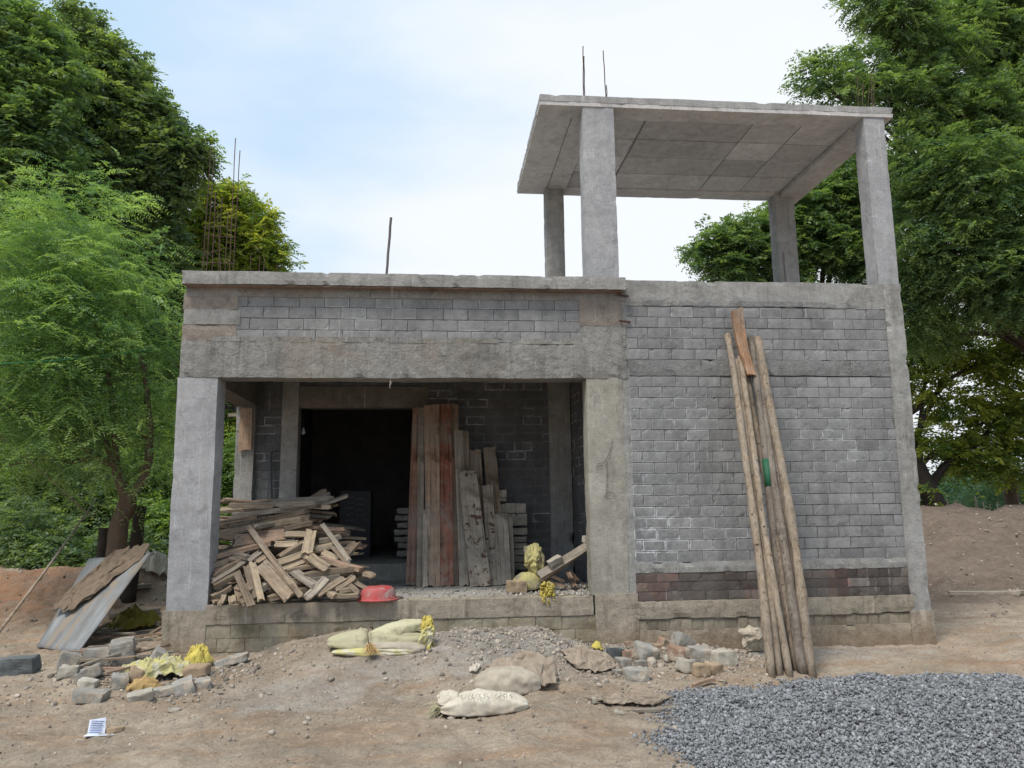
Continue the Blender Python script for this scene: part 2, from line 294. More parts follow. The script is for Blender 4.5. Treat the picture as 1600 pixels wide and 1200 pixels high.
def rbox(mb, x0, x1, y0, y1, z0, z1, step=.09, amp=.006, tone=0., seed=0, edge=.01):
    """box with subdivided, slightly uneven faces and knocked edges (as cast concrete)"""
    n = [max(1, int(round((b-a)/step))) for a, b in ((x0, x1), (y0, y1), (z0, z1))]
    lo = np.array((x0, y0, z0)); sz = np.array((x1-x0, y1-y0, z1-z0)); idx = {}; vs = []; fs = []
    def vid(i, j, k):
        key = (i, j, k)
        if key not in idx:
            g = np.array([i/n[0], j/n[1], k/n[2]]); p = lo+sz*g; q = Vector(p)*5+Vector((seed, seed*.7, 0))
            d = np.array(mnoise.noise_vector(q*.35))*amp*.7+np.array(mnoise.noise_vector(q*2.6))*amp*.35
            ne = sum(1 for a, m_ in zip(key, n) if a in (0, m_))
            if ne >= 2:
                c = (np.array([.5]*3)-g); ed = np.array([1 if a in (0, m_) else 0 for a, m_ in zip(key, n)])
                k2 = edge*max(0, mnoise.noise(q*1.7)*1.6-.35)+.0025; d = d+np.sign(c)*ed*k2
            idx[key] = len(vs); vs.append(p+d)
        return idx[key]
    for ax in range(3):
        a, b = (ax+1) % 3, (ax+2) % 3
        for side in (0, n[ax]):
            for i in range(n[a]):
                for j in range(n[b]):
                    q = []
                    for di, dj in ((0, 0), (1, 0), (1, 1), (0, 1)):
                        k = [0, 0, 0]; k[ax] = side; k[a] = i+di; k[b] = j+dj; q.append(vid(*k))
                    fs.append(tuple(q) if side else tuple(q[::-1]))
    mb.add(vs, fs, tone)
def RB(name, mat, parent, *dims, **kw):
    mb = MB(); rbox(mb, *dims, **kw); return mb.build(name, M[mat], parent)

def blocks(name, mat, parent, u0, u1, zb, rows, pitch, bw, face, depth=.03, eff=None, missing=None, tonev=.10, joint=.0055, headers=0., mortar='mortar'):
    """coursed blocks in one wall face. face(u, z, out) -> xyz"""
    mb = MB(); r = random.Random(hash(name) % 1000+int(zb*100)+int(u0*10))
    for k in range(rows):
        z0 = zb+k*pitch; z1 = z0+pitch-joint; u = u0-(bw*.5 if k % 2 else 0)-r.uniform(0, .03)
        while u < u1-.01:
            w = bw*(1+r.uniform(-.05, .05))
            if r.random() < headers: w *= .5
            a, b = max(u, u0), min(u+w-joint, u1); u += w
            if b-a < .03: continue
            if missing and missing((a+b)/2, (z0+z1)/2): continue
            o = r.uniform(-.002, .004); c = .005; e = eff((a+b)/2, (z0+z1)/2, r) if eff else 0
            dz = [r.uniform(-.0025, .0025) for _ in range(4)]
            # front face as a 6 x 4 grid so that chipped edges show
            nu, nv = 6, 3; vs = []; uv = []
            for j in range(nv+1):
                for i in range(nu+1):
                    g, h = i/nu, j/nv; ou = o
                    uu = a+(b-a)*g; zz = z0+(z1-z0)*h+(dz[0]*(1-g)+dz[1]*g)*.5
                    if i in (0, nu) or j in (0, nv):
                        ou -= .0012+max(0, r.gauss(-.0015, .003)); uu += (.5-g)*2*r.uniform(0, .0028); zz += (.5-h)*2*r.uniform(0, .0022)
                    vs.append(face(uu, zz, ou)); uv.append((g, h))
            fs = [(j*(nu+1)+i, j*(nu+1)+i+1, (j+1)*(nu+1)+i+1, (j+1)*(nu+1)+i) for j in range(nv) for i in range(nu)]
            ring = [i for i in range(nu+1)]+[(j)*(nu+1)+nu for j in range(1, nv+1)]+[nv*(nu+1)+i for i in range(nu-1, -1, -1)]+[j*(nu+1) for j in range(nv-1, 0, -1)]
            base = len(vs)
            for q in ring:
                g, h = uv[q]; vs.append(face(a+(b-a)*g, z0+(z1-z0)*h, -depth)); uv.append((g, h))
            m_ = len(ring)
            for q in range(m_): fs.append((ring[q], base+q, base+(q+1) % m_, ring[(q+1) % m_]))
            mb.add(vs, fs, r.gauss(0, tonev*.75), e, uv)
    o = mb.build(name, M[mat], parent)
    m2 = MB(); H = rows*pitch; nu = max(2, int((u1-u0)/.04)); nv = max(2, int(H/.03))
    vs = [face(u0+(u1-u0)*i/nu, zb+H*j/nv, -.0065+.003*mnoise.noise(Vector((i*.31, j*.37, zb*9)))) for j in range(nv+1) for i in range(nu+1)]
    m2.add(vs, [(j*(nu+1)+i, j*(nu+1)+i+1, (j+1)*(nu+1)+i+1, (j+1)*(nu+1)+i) for j in range(nv) for i in range(nu)])
    m2.build('mortar', M[mortar], o); return o
front = lambda u, z, o: (u, -o, z)

# ------------------------------------------------------------------ ground
def vnoise(x, y, s):
    x = np.asarray(x, float)+s*17.3; y = np.asarray(y, float)+s*5.7; xi = np.floor(x); yi = np.floor(y); fx = x-xi; fy = y-yi
    fx = fx*fx*(3-2*fx); fy = fy*fy*(3-2*fy)
    h = lambda a, b: np.modf(np.abs(np.sin(a*127.1+b*311.7+s*74.7)*43758.5453))[0]
    return (h(xi, yi)*(1-fx)+h(xi+1, yi)*fx)*(1-fy)+(h(xi, yi+1)*(1-fx)+h(xi+1, yi+1)*fx)*fy-.5
def fbm(x, y, s, o=4): return sum(vnoise(x*2**k, y*2**k, s+k)*.5**k for k in range(o))
FX = [-9, -4, -2.48, -2.08, -1.67, -1.33, -.73, -.19, .48, 1.04, 1.35, 1.54, 1.98, 2.31, 2.95, 3.94, 5, 9]
FZ = [.05, .06, .12, .04, .10, .20, .27, .25, .25, .24, .12, .07, .07, .10, .03, 0, .01, .05]
sst = lambda t: (lambda c: c*c*(3-2*c))(np.clip(t, 0, 1))
def pile(x, y):
    dx, dy = x-3.25, y+3.1; a = (dx*.906-dy*.423)/2.08; b = (dx*.423+dy*.906)/1.68; q = np.sqrt(a*a+b*b)+.10*fbm(x*1.5, y*1.5, 31)
    return .27*sst((1.02-q)/.8)*(1+.25*fbm(x*2.2, y*2.2, 33))
def ground(x, y):
    x = np.asarray(x, float); y = np.asarray(y, float)
    z = np.interp(x, FX, FZ)*sst((y+1.9)/1.75)*np.where(y > 1.5, 1, 1)
    z = z+.10*np.exp(-((x+.1)/1.0)**2-((y+1.0)/.7)**2)
    z = z+.34*sst((y-1.2)/2.8)*(1-sst((x-1)/6))+.12*sst((y-3.)/3)
    z = z+.16*np.exp(-((y-3.9)/.7)**2)*sst((-x-2.6)/1.5)*(1+1.3*fbm(x*1.2, y, 9))
    q = np.hypot((x-11.3)/5.6, (y-8.6)/5.4); z = z+1.15*sst((1-q)/.95)*(1+.35*fbm(x*.7, y*.7, 12))
    z = z+sst((x-5)/2)*sst((y-2)/2)*(.20*fbm(x*1.7, y*1.7, 41)+.13*fbm(x*5, y*5, 43, 3))+sst((-x-2.5)/1)*sst((y-1.2)/1.5)*(.06*fbm(x*3, y*3, 44)+.05*fbm(x*8, y*8, 45, 3))
    z = z+.06*np.exp(-((x-2.25)/.5)**2-((y+.75)/.4)**2)+.05*np.exp(-((x+2.9)/.8)**2-((y+.5)/.6)**2)
    nr = np.exp(-np.maximum(0, np.hypot(x, y)-12)/20)
    z = z+.045*fbm(x*.7+.3*y, y*4.2, 61, 3)*sst((-y-.9)/.6)*(1-.6*sst((x-1.2)/.6))
    z = z+(.05*fbm(x*.9, y*.9, 1)+.035*fbm(x*4, y*4, 3)+.020*fbm(x*15, y*15, 5, 3))*(.35+.65*nr)
    return z
def gz(x, y): return float(ground(x, y)+pile(x, y))
def ongr(x, y, lift=0.):        # photo measurement -> point on the ground
    d = ray(x, y); t = 3.5
    while t < 60:
        p = CAM+d*t
        if p[2] <= gz(p[0], p[1])+lift: return p
        t += .02
    return CAM+d*15
def axis(lo, hi, fine, far):
    a = list(np.arange(lo, hi, fine)); s = fine; p = hi; up = []
    while p < far: up.append(p); s *= 1.055; p += s
    s = fine; q = lo; dn = []
    while q > -far: s *= 1.055; q -= s; dn.append(q)
    return np.array(dn[::-1]+a+up)
def np_mesh(name, V, Fa, mat, parent=None, attrs=None, smooth=False):
    me = bpy.data.meshes.new(name); V = np.ascontiguousarray(V, dtype=np.float32); Fa = np.ascontiguousarray(Fa, dtype=np.int32); k = Fa.shape[1]
    me.vertices.add(len(V)); me.vertices.foreach_set('co', V.ravel()); me.loops.add(Fa.size); me.loops.foreach_set('vertex_index', Fa.ravel())
    me.polygons.add(len(Fa)); me.polygons.foreach_set('loop_start', np.arange(0, Fa.size, k, dtype=np.int32))
    for nm, a in (attrs or {}).items(): me.attributes.new(nm, 'FLOAT', 'POINT').data.foreach_set('value', np.ascontiguousarray(a, dtype=np.float32))
    if smooth: me.polygons.foreach_set('use_smooth', np.ones(len(Fa), dtype=bool))
    me.materials.append(mat); me.update(calc_edges=True); me.validate(); return link(name, me, parent)
gx, gy = axis(-5.2, 6.6, .03, 700), axis(-4.6, 2.2, .028, 700)
X, Y = np.meshgrid(gx, gy); Z = ground(X, Y)
V = np.stack([X, Y, Z], -1).reshape(-1, 3); nx, ny = len(gx), len(gy)
I = (np.arange(ny-1)[:, None]*nx+np.arange(nx-1)[None, :]).ravel()
m, t, b = newmat('dusty_earth', .97); n = NT(t); v = n.coord(); b.inputs['Specular IOR Level'].default_value = .1
big = n.noise(v, .8, 6, .6, .4); mid = n.noise(v, 5, 8, .7, .3); fine = n.noise(v, 45, 6, .75); grit = n.noise(v, 160, 3, .7)
col = n.mix(n.ramp(big, .35, .65), (.38, .31, .24), (.54, .45, .355))
ns_ = n.noise(n.coord((.55, 2.2, 1)), 2., 6, .65, .5); col = n.mix(n.ramp(ns_, .46, .64, 0, .75), col, (.45, .31, .21))
gm = n.math('ADD', n.attr('grey').outputs['Fac'], n.math('MULTIPLY', n.math('SUBTRACT', mid, .5), 1.1))
col = n.mix(n.ramp(gm, .35, .8, 0, .85), col, (.39, .37, .345))
rm = n.math('ADD', n.attr('red').outputs['Fac'], n.math('MULTIPLY', n.math('SUBTRACT', mid, .5), .9))
col = n.mix(n.ramp(rm, .4, .9, 0, .9), col, (.38, .20, .115))
bm_ = n.math('ADD', n.attr('brown').outputs['Fac'], n.math('MULTIPLY', n.math('SUBTRACT', mid, .5), .9))
col = n.mix(n.ramp(bm_, .3, .8, 0, .9), col, (.20, .155, .125)); col = n.scale(col, n.ramp(n.noise(n.coord((1, 2, 1)), 1.1, 7, .8, .6), .35, .65, .82, 1.12))
col = n.scale(col, n.ramp(mid, .3, .7, .8, 1.16)); col = n.scale(col, n.ramp(fine, .25, .75, .72, 1.3)); col = n.scale(col, n.ramp(grit, .3, .7, .85, 1.15))
n.l(col, b.inputs['Base Color']); lump = n.noise(v, 14, 7, .75, .5); col = n.scale(col, n.ramp(lump, .3, .7, .84, 1.12)); n.l(col, b.inputs['Base Color']); p = n.bump(b, mid, .6, .06); p = n.bump(b, lump, .8, .04, p); p = n.bump(b, fine, 1., .025, p); n.bump(b, grit, .6, .007, p)
M['earth'] = m
gr = np.exp(-((X-.6)/1.5)**2-((Y+.6)/.9)**2)*.8+np.exp(-((X-3.2)/2.2)**2-((Y+.3)/.45)**2)*.7+np.exp(-((X-4.5)/3.)**2-((Y+1.6)/.9)**2)*.25+np.exp(-((X+1.2)/1.1)**2-((Y+1.6)/.6)**2)*.55
rd = np.exp(-((X+6)/3.2)**2-((Y-3.2)/2.2)**2)*.85+np.exp(-((X+3.6)/2.2)**2-((Y+1.9)/.45)**2)*.55+np.exp(-((X-5.0)/1.5)**2-((Y+.95)/.25)**2)*.6+np.exp(-((X+.3)/.5)**2-((Y+.75)/.35)**2)*.6
br = sst((Y-1.2)/2.5)*sst((X-3)/2)*1.0+np.exp(-((X+3.2)/.8)**2-((Y-.6)/1.)**2)*.5
g = tag(np_mesh('ground', V, np.stack([I, I+1, I+nx+1, I+nx], 1), M['earth'], attrs={'grey': gr.ravel(), 'red': rd.ravel(), 'brown': br.ravel()}, smooth=True), kind='structure')

# stones: unit icosphere hull variations
def ico():
    ph = (1+5**.5)/2; v = np.array([(-1, ph, 0), (1, ph, 0), (-1, -ph, 0), (1, -ph, 0), (0, -1, ph), (0, 1, ph), (0, -1, -ph), (0, 1, -ph), (ph, 0, -1), (ph, 0, 1), (-ph, 0, -1), (-ph, 0, 1)], float)
    f = np.array([(0, 11, 5), (0, 5, 1), (0, 1, 7), (0, 7, 10), (0, 10, 11), (1, 5, 9), (5, 11, 4), (11, 10, 2), (10, 7, 6), (7, 1, 8), (3, 9, 4), (3, 4, 2), (3, 2, 6), (3, 6, 8), (3, 8, 9), (4, 9, 5), (2, 4, 11), (6, 2, 10), (8, 6, 7), (9, 8, 1)])
    return v/np.linalg.norm(v[0]), f
IV, IF = ico()
def rots(n):
    q = rng.normal(size=(n, 4)); q /= np.linalg.norm(q, axis=1)[:, None]; w, x, y, z = q.T
    return np.stack([1-2*(y*y+z*z), 2*(x*y-z*w), 2*(x*z+y*w), 2*(x*y+z*w), 1-2*(x*x+z*z), 2*(y*z-x*w), 2*(x*z-y*w), 2*(y*z+x*w), 1-2*(x*x+y*y)], 1).reshape(n, 3, 3)
def stones(name, P, size, mat, tonev=.25, parent=None):
    n = len(P); sc = size[:, None]*rng.uniform(.42, 1.25, (n, 3)); v = IV[None]*rng.uniform(.6, 1.3, (n, 12, 1))*sc[:, None, :]
    v = np.einsum('nij,nkj->nki', rots(n), v)+P[:, None, :]
    f = IF[None]+(np.arange(n)*12)[:, None, None]
    return np_mesh(name, v.reshape(-1, 3), f.reshape(-1, 3), mat, parent, {'tone': np.repeat(np.clip(rng.normal(0, tonev, n), -.6, .8), 12)})
n_ = 150000; px_ = rng.uniform(.8, 5.6, n_); py_ = rng.uniform(-4.6, -1.1, n_); h_ = pile(px_, py_)
k_ = (h_ > .012) | ((rng.random(n_) < .0+.45*np.exp(-((.012-h_)/.008)**2)*(h_ > .0003))); px_, py_, h_ = px_[k_], py_[k_], h_[k_]
tag(stones('gravel_heap', np.stack([px_, py_, ground(px_, py_)+h_+rng.uniform(-.012, .008, len(px_))], 1), (.0045+.011*rng.random(len(px_))**1.5), M['gravel'], .3), 'low heap of blue grey crushed stone gravel spread at the lower right', 'gravel', kind='stuff')
gp = pile(X, Y)
sel = (X > .9) & (X < 7.4) & (Y > -4.55) & (Y < -.9)
msk = sel[:-1, :-1] & sel[1:, 1:]
fk = I[msk.ravel()]; uq = np.unique(np.concatenate([fk, fk+1, fk+nx, fk+nx+1])); mp_ = np.full(nx*ny, -1); mp_[uq] = np.arange(len(uq))
Vp = V[uq].copy(); Vp[:, 2] += gp.ravel()[uq]-.012
tag(np_mesh('gravel_bed', Vp, mp_[np.stack([fk, fk+1, fk+nx+1, fk+nx], 1)], M['gravel']), kind='structure')
def scatter(n, x0, x1, y0, y1, s0, s1, dens=None):
    x = rng.uniform(x0, x1, n); y = rng.uniform(y0, y1, n)
    if dens is not None: k = rng.random(n) < dens(x, y); x, y = x[k], y[k]
    k = ~((y > -.02) & (x > -2.6) & (x < 5.05)); x, y = x[k], y[k]
    s = s0+(s1-s0)*rng.random(len(x))**3
    return np.stack([x, y, ground(x, y)+s*.15], 1), s
P1, s1 = scatter(10000, -5.5, 7, -4.5, 2.5, .003, .012)
P2, s2 = scatter(26000, -3.4, 3, -2.6, 0, .003, .026, lambda x, y: np.clip(np.exp(-((x-1.0)/.9)**2-((y+.6)/.8)**2)+np.exp(-((x+2.2)/.8)**2-((y+.9)/.4)**2)+np.exp(-((x-2.3)/.6)**2-((y+.8)/.35)**2)*1.2+.05, 0, 1))
P3, s3 = scatter(5000, -12, 14, 1.5, 9, .006, .04)
P4, s4 = scatter(2600, -3.3, 3.1, -1.0, -.2, .012, .05, lambda x, y: np.clip(np.exp(-((x-2.1)/.55)**2-((y+.6)/.3)**2)*.9+np.exp(-((x+2.6)/.45)**2-((y+.55)/.25)**2)*.7, 0, 1))
tag(stones('loose_stones', np.concatenate([P1, P2, P3, P4]), np.concatenate([s1, s2, s3, s4]), M['pebble']), 'small loose stones and crumbs scattered over the bare earth', 'stones', kind='stuff')

# ------------------------------------------------------------------ building
B = tag(empty('unfinished_building'), 'unfinished grey concrete block building with open veranda, raised canopy on four columns', 'building')
# plinth
RB('plinth_beam', 'conc_low', B, -2.155, 1.54, -.012, .25, .365, .548, step=.06, amp=.007)
blocks('plinth_wall', 'block_tan', B, -2.155, 1.56, -.01, 3, .125, .26, front, mortar='conc_low')
RB('plinth_core', 'mortar', B, -2.1, 1.6, .04, .24, -.2, .36, step=.5, amp=0)
RB('veranda_floor', 'floor', B, -2.45, 1.74, .24, 2.3, .40, .546, step=.12, amp=.005)
RB('column_footing', 'conc_low', B, -2.55, -2.15, -.006, .33, -.2, .50, step=.07, amp=.008, seed=3)
RB('column_footing', 'conc_low', B, 1.55, 1.985, -.018, .3, -.2, .565, step=.06, amp=.012, seed=5)
RB('column', 'conc_light', B, -2.525, -2.14, 0., .30, .48, 2.72, step=.07, amp=.007, seed=8)
RB('column', 'conc_tan', B, 1.525, 1.905, -.004, .23, .55, 2.73, step=.07, amp=.006, seed=9)
RB('cement_joint_strip', 'conc', B, 1.895, 1.985, .001, .2, .55, 3.62, step=.05, amp=.008, seed=10)
# right wall
def eff_right(u, z, r):
    e = 3.2*math.exp(-((z-1.08)/.24)**2)*math.exp(-((u-2.25)/.6)**2)+1.1*math.exp(-((u-2.3)/.6)**2-((z-2.3)/.45)**2)+1.1*math.exp(-((u-4.3)/.65)**2-((z-2.1)/.4)**2)
    e += .7*math.exp(-((u-2.3)/.45)**2-((z-1.5)/.4)**2)
    return min(1.8, e*.75*r.uniform(.2, 1.4)+(.5 if r.random() < .06 else 0))
blocks('block_wall', 'block', B, 1.975, 4.83, 2.925, 5, .1135, .24, front, eff=lambda u, z, r: .5 if r.random() < .12 else .05)
RB('tie_beam', 'conc_band', B, 1.965, 4.84, -.006, .22, 2.75, 2.925, step=.05, amp=.009, seed=12, edge=.02)
blocks('block_wall', 'block', B, 1.975, 4.85, .855, 17, .1113, .24, front, eff=eff_right)
RB('mortar_band', 'conc', B, 1.975, 4.86, -.008, .2, .755, .862, step=.05, amp=.010, seed=13, edge=.02)
blocks('brick_course', 'redbrick', B, 1.975, 4.87, .485, 3, .092, .235, front, depth=.05, tonev=.3)
RB('plinth_beam', 'conc_low', B, 1.98, 4.86, -.022, .22, .31, .485, step=.05, amp=.010, seed=14, edge=.02)
RB('footing_plaster', 'conc_low', B, 1.98, 4.84, -.012, .2, -.2, .205, step=.05, amp=.012, seed=51, edge=.02)
blocks('footing_wall', 'rubble_brick', B, 1.98, 4.84, .20, 1, .108, .115, lambda u, z, o: (u, -.004-o, z), tonev=.12, joint=.012, mortar='rubble_brick')
RB('column', 'conc', B, 4.825, 5.035, -.016, .23, .30, 3.78, step=.06, amp=.010, seed=15, edge=.025)
RB('column_footing', 'conc_low', B, 4.80, 5.055, -.026, .25, -.2, .33, step=.06, amp=.010, seed=16)
RB('parapet_band', 'conc', B, 1.96, 4.83, -.004, .22, 3.49, 3.775, step=.05, amp=.011, seed=17, edge=.03)
RB('mortar_band', 'conc_band', B, 2.15, 4.6, -.009, .1, 3.50, 3.56, step=.05, amp=.008, seed=18, edge=.02)
RB('wall_core', 'mortar', B, 1.98, 4.83, .045, .2, -.2, 3.5, step=.6, amp=0)
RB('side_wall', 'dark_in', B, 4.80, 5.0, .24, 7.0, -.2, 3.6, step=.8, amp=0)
# upper front of the veranda
RB('front_beam', 'conc_rough', B, -2.51, 1.965, -.006, .26, 2.715, 3.09, step=.045, amp=.011, seed=20, edge=.02)
blocks('block_wall', 'block', B, -1.99, 1.50, 3.09, 4, .1165, .26, front, eff=lambda u, z, r: .5 if r.random() < .2 else .1, tonev=.07)
RB('rough_band', 'conc_rough', B, -2.49, 1.98, -.013, .2, 3.535, 3.63, step=.045, amp=.009, seed=21)
RB('mortar_band', 'conc_rough', B, -2.3, 1.6, -.010, .1, 3.075, 3.135, step=.045, amp=.009, seed=19, edge=.03)
RB('plaster_patch', 'plaster_brown', B, -2.51, -1.98, -.009, .2, 3.40, 3.56, step=.05, amp=.007, seed=22)
RB('plaster_patch', 'conc', B, -2.50, -1.95, -.011, .2, 3.245, 3.405, step=.05, amp=.008, seed=23)
RB('plaster_patch', 'plaster_brown', B, -2.51, -1.985, -.008, .2, 3.08, 3.25, step=.05, amp=.008, seed=24)
RB('plaster_patch', 'plaster_brown', B, 1.47, 1.93, -.012, .2, 3.27, 3.55, step=.05, amp=.008, seed=25)
RB('plaster_patch', 'conc_rough', B, 1.49, 1.96, -.010, .2, 3.05, 3.28, step=.05, amp=.010, seed=26)
RB('wall_core', 'mortar', B, -2.4, 1.9, .045, .2, 3.05, 3.62, step=.6, amp=0)
sl_ = at(283, 428, -.13), at(978, 433, -.13)
RB('roof_slab', 'conc', B, sl_[0][0], sl_[1][0], -.13, .06, 3.63, 3.765, step=.045, amp=.009, seed=27, edge=.03)
RB('slab_underside', 'brown_slab', B, sl_[0][0]+.03, sl_[1][0]-.03, -.115, 0., 3.618, 3.628, step=.1, amp=.002, seed=28)
RB('roof_slab', 'conc', B, -2.5, 5.0, .05, 7.2, 3.62, 3.755, step=.3, amp=.005, seed=29)
# left side beam and rear
RB('side_beam', 'shaded_plaster', B, -2.50, -2.24, .29, 2.2, 2.71, 3.1, step=.12, amp=.006, seed=30)
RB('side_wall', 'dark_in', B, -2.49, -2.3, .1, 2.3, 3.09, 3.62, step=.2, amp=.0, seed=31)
RB('column', 'conc', B, -2.50, -2.27, 2.18, 2.42, -.2, 3.62, step=.08, amp=.006, seed=32)
RB('column', 'conc', B, -1.955, -1.745, 2.225, 2.45, .5, 3.62, step=.08, amp=.006, seed=33)
bk = lambda u, z, o: (u, 2.26-o, z)
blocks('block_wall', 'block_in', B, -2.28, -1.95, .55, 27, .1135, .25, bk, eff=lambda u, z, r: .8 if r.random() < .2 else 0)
RB('door_lintel', 'shaded_plaster', B, -1.75, -.1, 2.235, 2.45, 2.70, 2.98, step=.08, amp=.006, seed=34)
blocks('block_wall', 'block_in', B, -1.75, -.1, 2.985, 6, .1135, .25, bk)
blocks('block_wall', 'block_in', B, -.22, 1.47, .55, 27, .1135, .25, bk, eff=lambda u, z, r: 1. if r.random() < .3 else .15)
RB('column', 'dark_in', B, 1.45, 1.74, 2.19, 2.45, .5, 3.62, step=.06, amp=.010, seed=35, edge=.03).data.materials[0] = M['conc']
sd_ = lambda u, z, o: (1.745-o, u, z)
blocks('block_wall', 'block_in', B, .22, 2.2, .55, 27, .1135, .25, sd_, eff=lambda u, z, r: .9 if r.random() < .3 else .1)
RB('wall_core', 'mortar', B, 1.78, 1.9, .22, 7.0, .0, 3.62, step=1, amp=0)
RB('wall_core', 'mortar', B, -.20, 1.5, 2.30, 2.45, .0, 3.62, step=1, amp=0)
RB('wall_core', 'mortar', B, -2.28, -1.76, 2.30, 2.44, .0, 3.62, step=1, amp=0)
RB('wall_core', 'mortar', B, -1.75, -.1, 2.30, 2.44, 2.95, 3.62, step=1, amp=0)
RB('step', 'floor', B, -1.74, -.2, 2.24, 2.5, .53, .745, step=.08, amp=.006, seed=36)
RB('room_floor', 'floor', B, -2.3, 1.8, 2.45, 7.0, .5, .742, step=.4, amp=.004)
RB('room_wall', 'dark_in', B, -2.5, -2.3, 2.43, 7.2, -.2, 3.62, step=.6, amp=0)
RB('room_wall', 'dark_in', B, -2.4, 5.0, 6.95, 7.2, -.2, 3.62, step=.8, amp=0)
# canopy
zs = 5.72
for c in ((1.565, 1.915, .004, .235, 3.75, zs+.03, 'conc_light'), (4.785, 5.03, .004, .225, 3.76, zs+.03, 'conc_light'), (1.47, 1.72, 2.2, 2.44, 3.74, zs+.02, 'conc'), (4.72, 5.00, 2.2, 2.44, 3.74, zs+.02, 'conc')):
    RB('canopy_column', c[6], B, *c[:6], step=.07, amp=.006, seed=c[0]*7, edge=.012)
CN = MB()
rbox(CN, 1.10, 5.145, -.012, 2.47, zs+.045, zs+.125, step=.06, amp=.007, seed=41, edge=.025)
cn = CN.build('canopy_slab', M['conc_roof'], B)
cb = MB(); rbox(cb, 1.10, 5.14, -.008, .27, zs, zs+.05, step=.06, amp=.005, seed=42, edge=.012)
rbox(cb, 1.50, 1.76, .26, 2.46, zs-.005, zs+.05, step=.07, amp=.004, seed=43, tone=-.03); rbox(cb, 4.80, 5.14, .26, 2.46, zs-.035, zs+.05, step=.07, amp=.005, seed=44, tone=-.08)
rbox(cb, 1.105, 1.50, .26, 2.46, zs+.012, zs+.05, step=.07, amp=.004, seed=45, tone=.05); rbox(cb, 1.76, 4.8, 2.2, 2.46, zs, zs+.05, step=.07, amp=.004, seed=46)
cb.build('canopy_beam', M['conc_under'], B)
pn = MB(); xs_ = [1.765, 2.36, 3.62, 4.2, 4.79]; ys_ = [.275, .76, 1.24, 1.72, 2.195]
for j in range(4):
    for i in range(4):
        rbox(pn, xs_[i]+.006, xs_[i+1]-(.001 if i else .018), ys_[j]+.006, ys_[j+1]-.003, zs+.022+random.uniform(-.004, .004), zs+.06, step=.12, amp=.002, tone=random.uniform(-.22, .16), seed=i*5+j)
pn.build('ceiling_panels', M['conc_under'], B)
# reinforcement bars: each bar a part
def bar(x0, y0, x1, y1, Yb=.12, Yt=None, r=.006, mat='rust', mid=0., nm='rebar'):
    a, c = at(x0, y0, Yb), at(x1, y1, Yb if Yt is None else Yt); a[2] = min(a[2], 3.72) if Yb > 1 else a[2]; pts = []
    for i in range(7):
        k = i/6; p = a+(c-a)*k; p[0] += mid*math.sin(k*math.pi)+.002*math.sin(i*2.1); pts.append(p)
    mb = MB(); mb.tube(pts, r, 6); return mb.build(nm, M[mat], B)
for q in ((316, 430, 330, 230, .08), (322, 430, 335, 243, .24), (358, 430, 368, 216, .08), (364, 430, 375, 235, .24), (331, 430, 337, 300, .16), (341, 430, 347, 308, .2), (351, 430, 357, 330, .1), (345, 430, 340, 330, .05)):
    bar(*q[:4], Yb=q[4], r=.005)
bar(317, 355, 369, 353, .08, nm='stirrup', r=.004); bar(320, 368, 365, 371, .24, nm='stirrup', r=.004); bar(315, 410, 368, 412, .08, nm='stirrup', r=.004); bar(318, 398, 350, 388, .1, nm='stirrup', r=.004)
for q in ((393, 432, 392, 398), (405, 432, 406, 400), (412, 432, 413, 402), (433, 432, 433, 412)): bar(*q, Yb=3.5, r=.006)
bar(604, 428, 611, 340, .05, r=.014, mat='pipe', nm='roof_pipe'); bar(1228, 440, 1224, 395, 1.2, r=.012, mat='pipe', nm='roof_pipe')
for q in ((911.5, 158, 911, 72, .08), (913.5, 158, 912.5, 88, .1), (947, 160, 942.5, 79, .1), (949, 160, 947.5, 133, .16), (1341, 172, 1340, 118, .1), (1347, 172, 1349, 130, .14), (1363, 172, 1361, 112, .16), (1356, 172, 1358, 140, .12), (1366, 172, 1365, 120, .18)):
    bar(*q[:4], Yb=q[4], r=.0055 if q[0] < 1200 else .004)
bar(985, 503, 968, 501, -.02, -.03, r=.012, nm='rebar_stub'); bar(982, 463, 965, 460, -.02, -.03, r=.010, nm='rebar_stub')
bar(612.5, 448, 611, 592, -.136, -.05, r=.0016, mat='conc_light', nm='hanging_cord')
mb = MB(); p = at(610, 594, -.05); mb.tube([p, p+[.004, 0, -.03], p+[-.006, 0, -.06], p+[0, 0, -.09]], [.006, .013, .008, .002], 6, wob=.4); mb.build('cord_knot', M['plaster_brown'], B)
# bent wire loops on the middle column, conduit and chalk figures
def curve(nm, pts, Y, r, mat, parent=B, pr=None):
    mb = MB(); mb.tube([at(x, y, Y if not isinstance(Y, list) else Y[i]) for i, (x, y) in enumerate(pts)], r, 5); return mb.build(nm, M[mat], parent)
curve('wire', [(958, 690), (953, 705), (948, 717), (941, 727), (930, 730), (934, 725), (944, 722)], -.016, .0022, 'rust')
curve('wire', [(948, 720), (949, 750), (948, 768), (945, 775), (952, 780), (961, 779), (960, 770), (951, 769), (946, 772)], -.016, .0022, 'rust')
curve('conduit', [(432, 704), (424, 706), (423, 720), (424, 790)], 2.2, .022, 'drum')
curve('chalk_mark', [(801, 712), (803, 707), (806, 704), (806, 708), (802, 713), (808, 712), (811, 704), (809, 713)], 2.236, .0022, 'chalk')
curve('chalk_mark', [(840, 729), (837, 732), (836, 737), (839, 738), (841, 735), (837, 735)], 2.236, .0022, 'chalk')
curve('chalk_mark', [(844, 733), (848, 733)], 2.236, .0022, 'chalk'); curve('chalk_mark', [(851, 729), (850, 734), (855, 734)], 2.236, .0022, 'chalk'); curve('chalk_mark', [(854, 730), (853, 739)], 2.236, .0022, 'chalk')

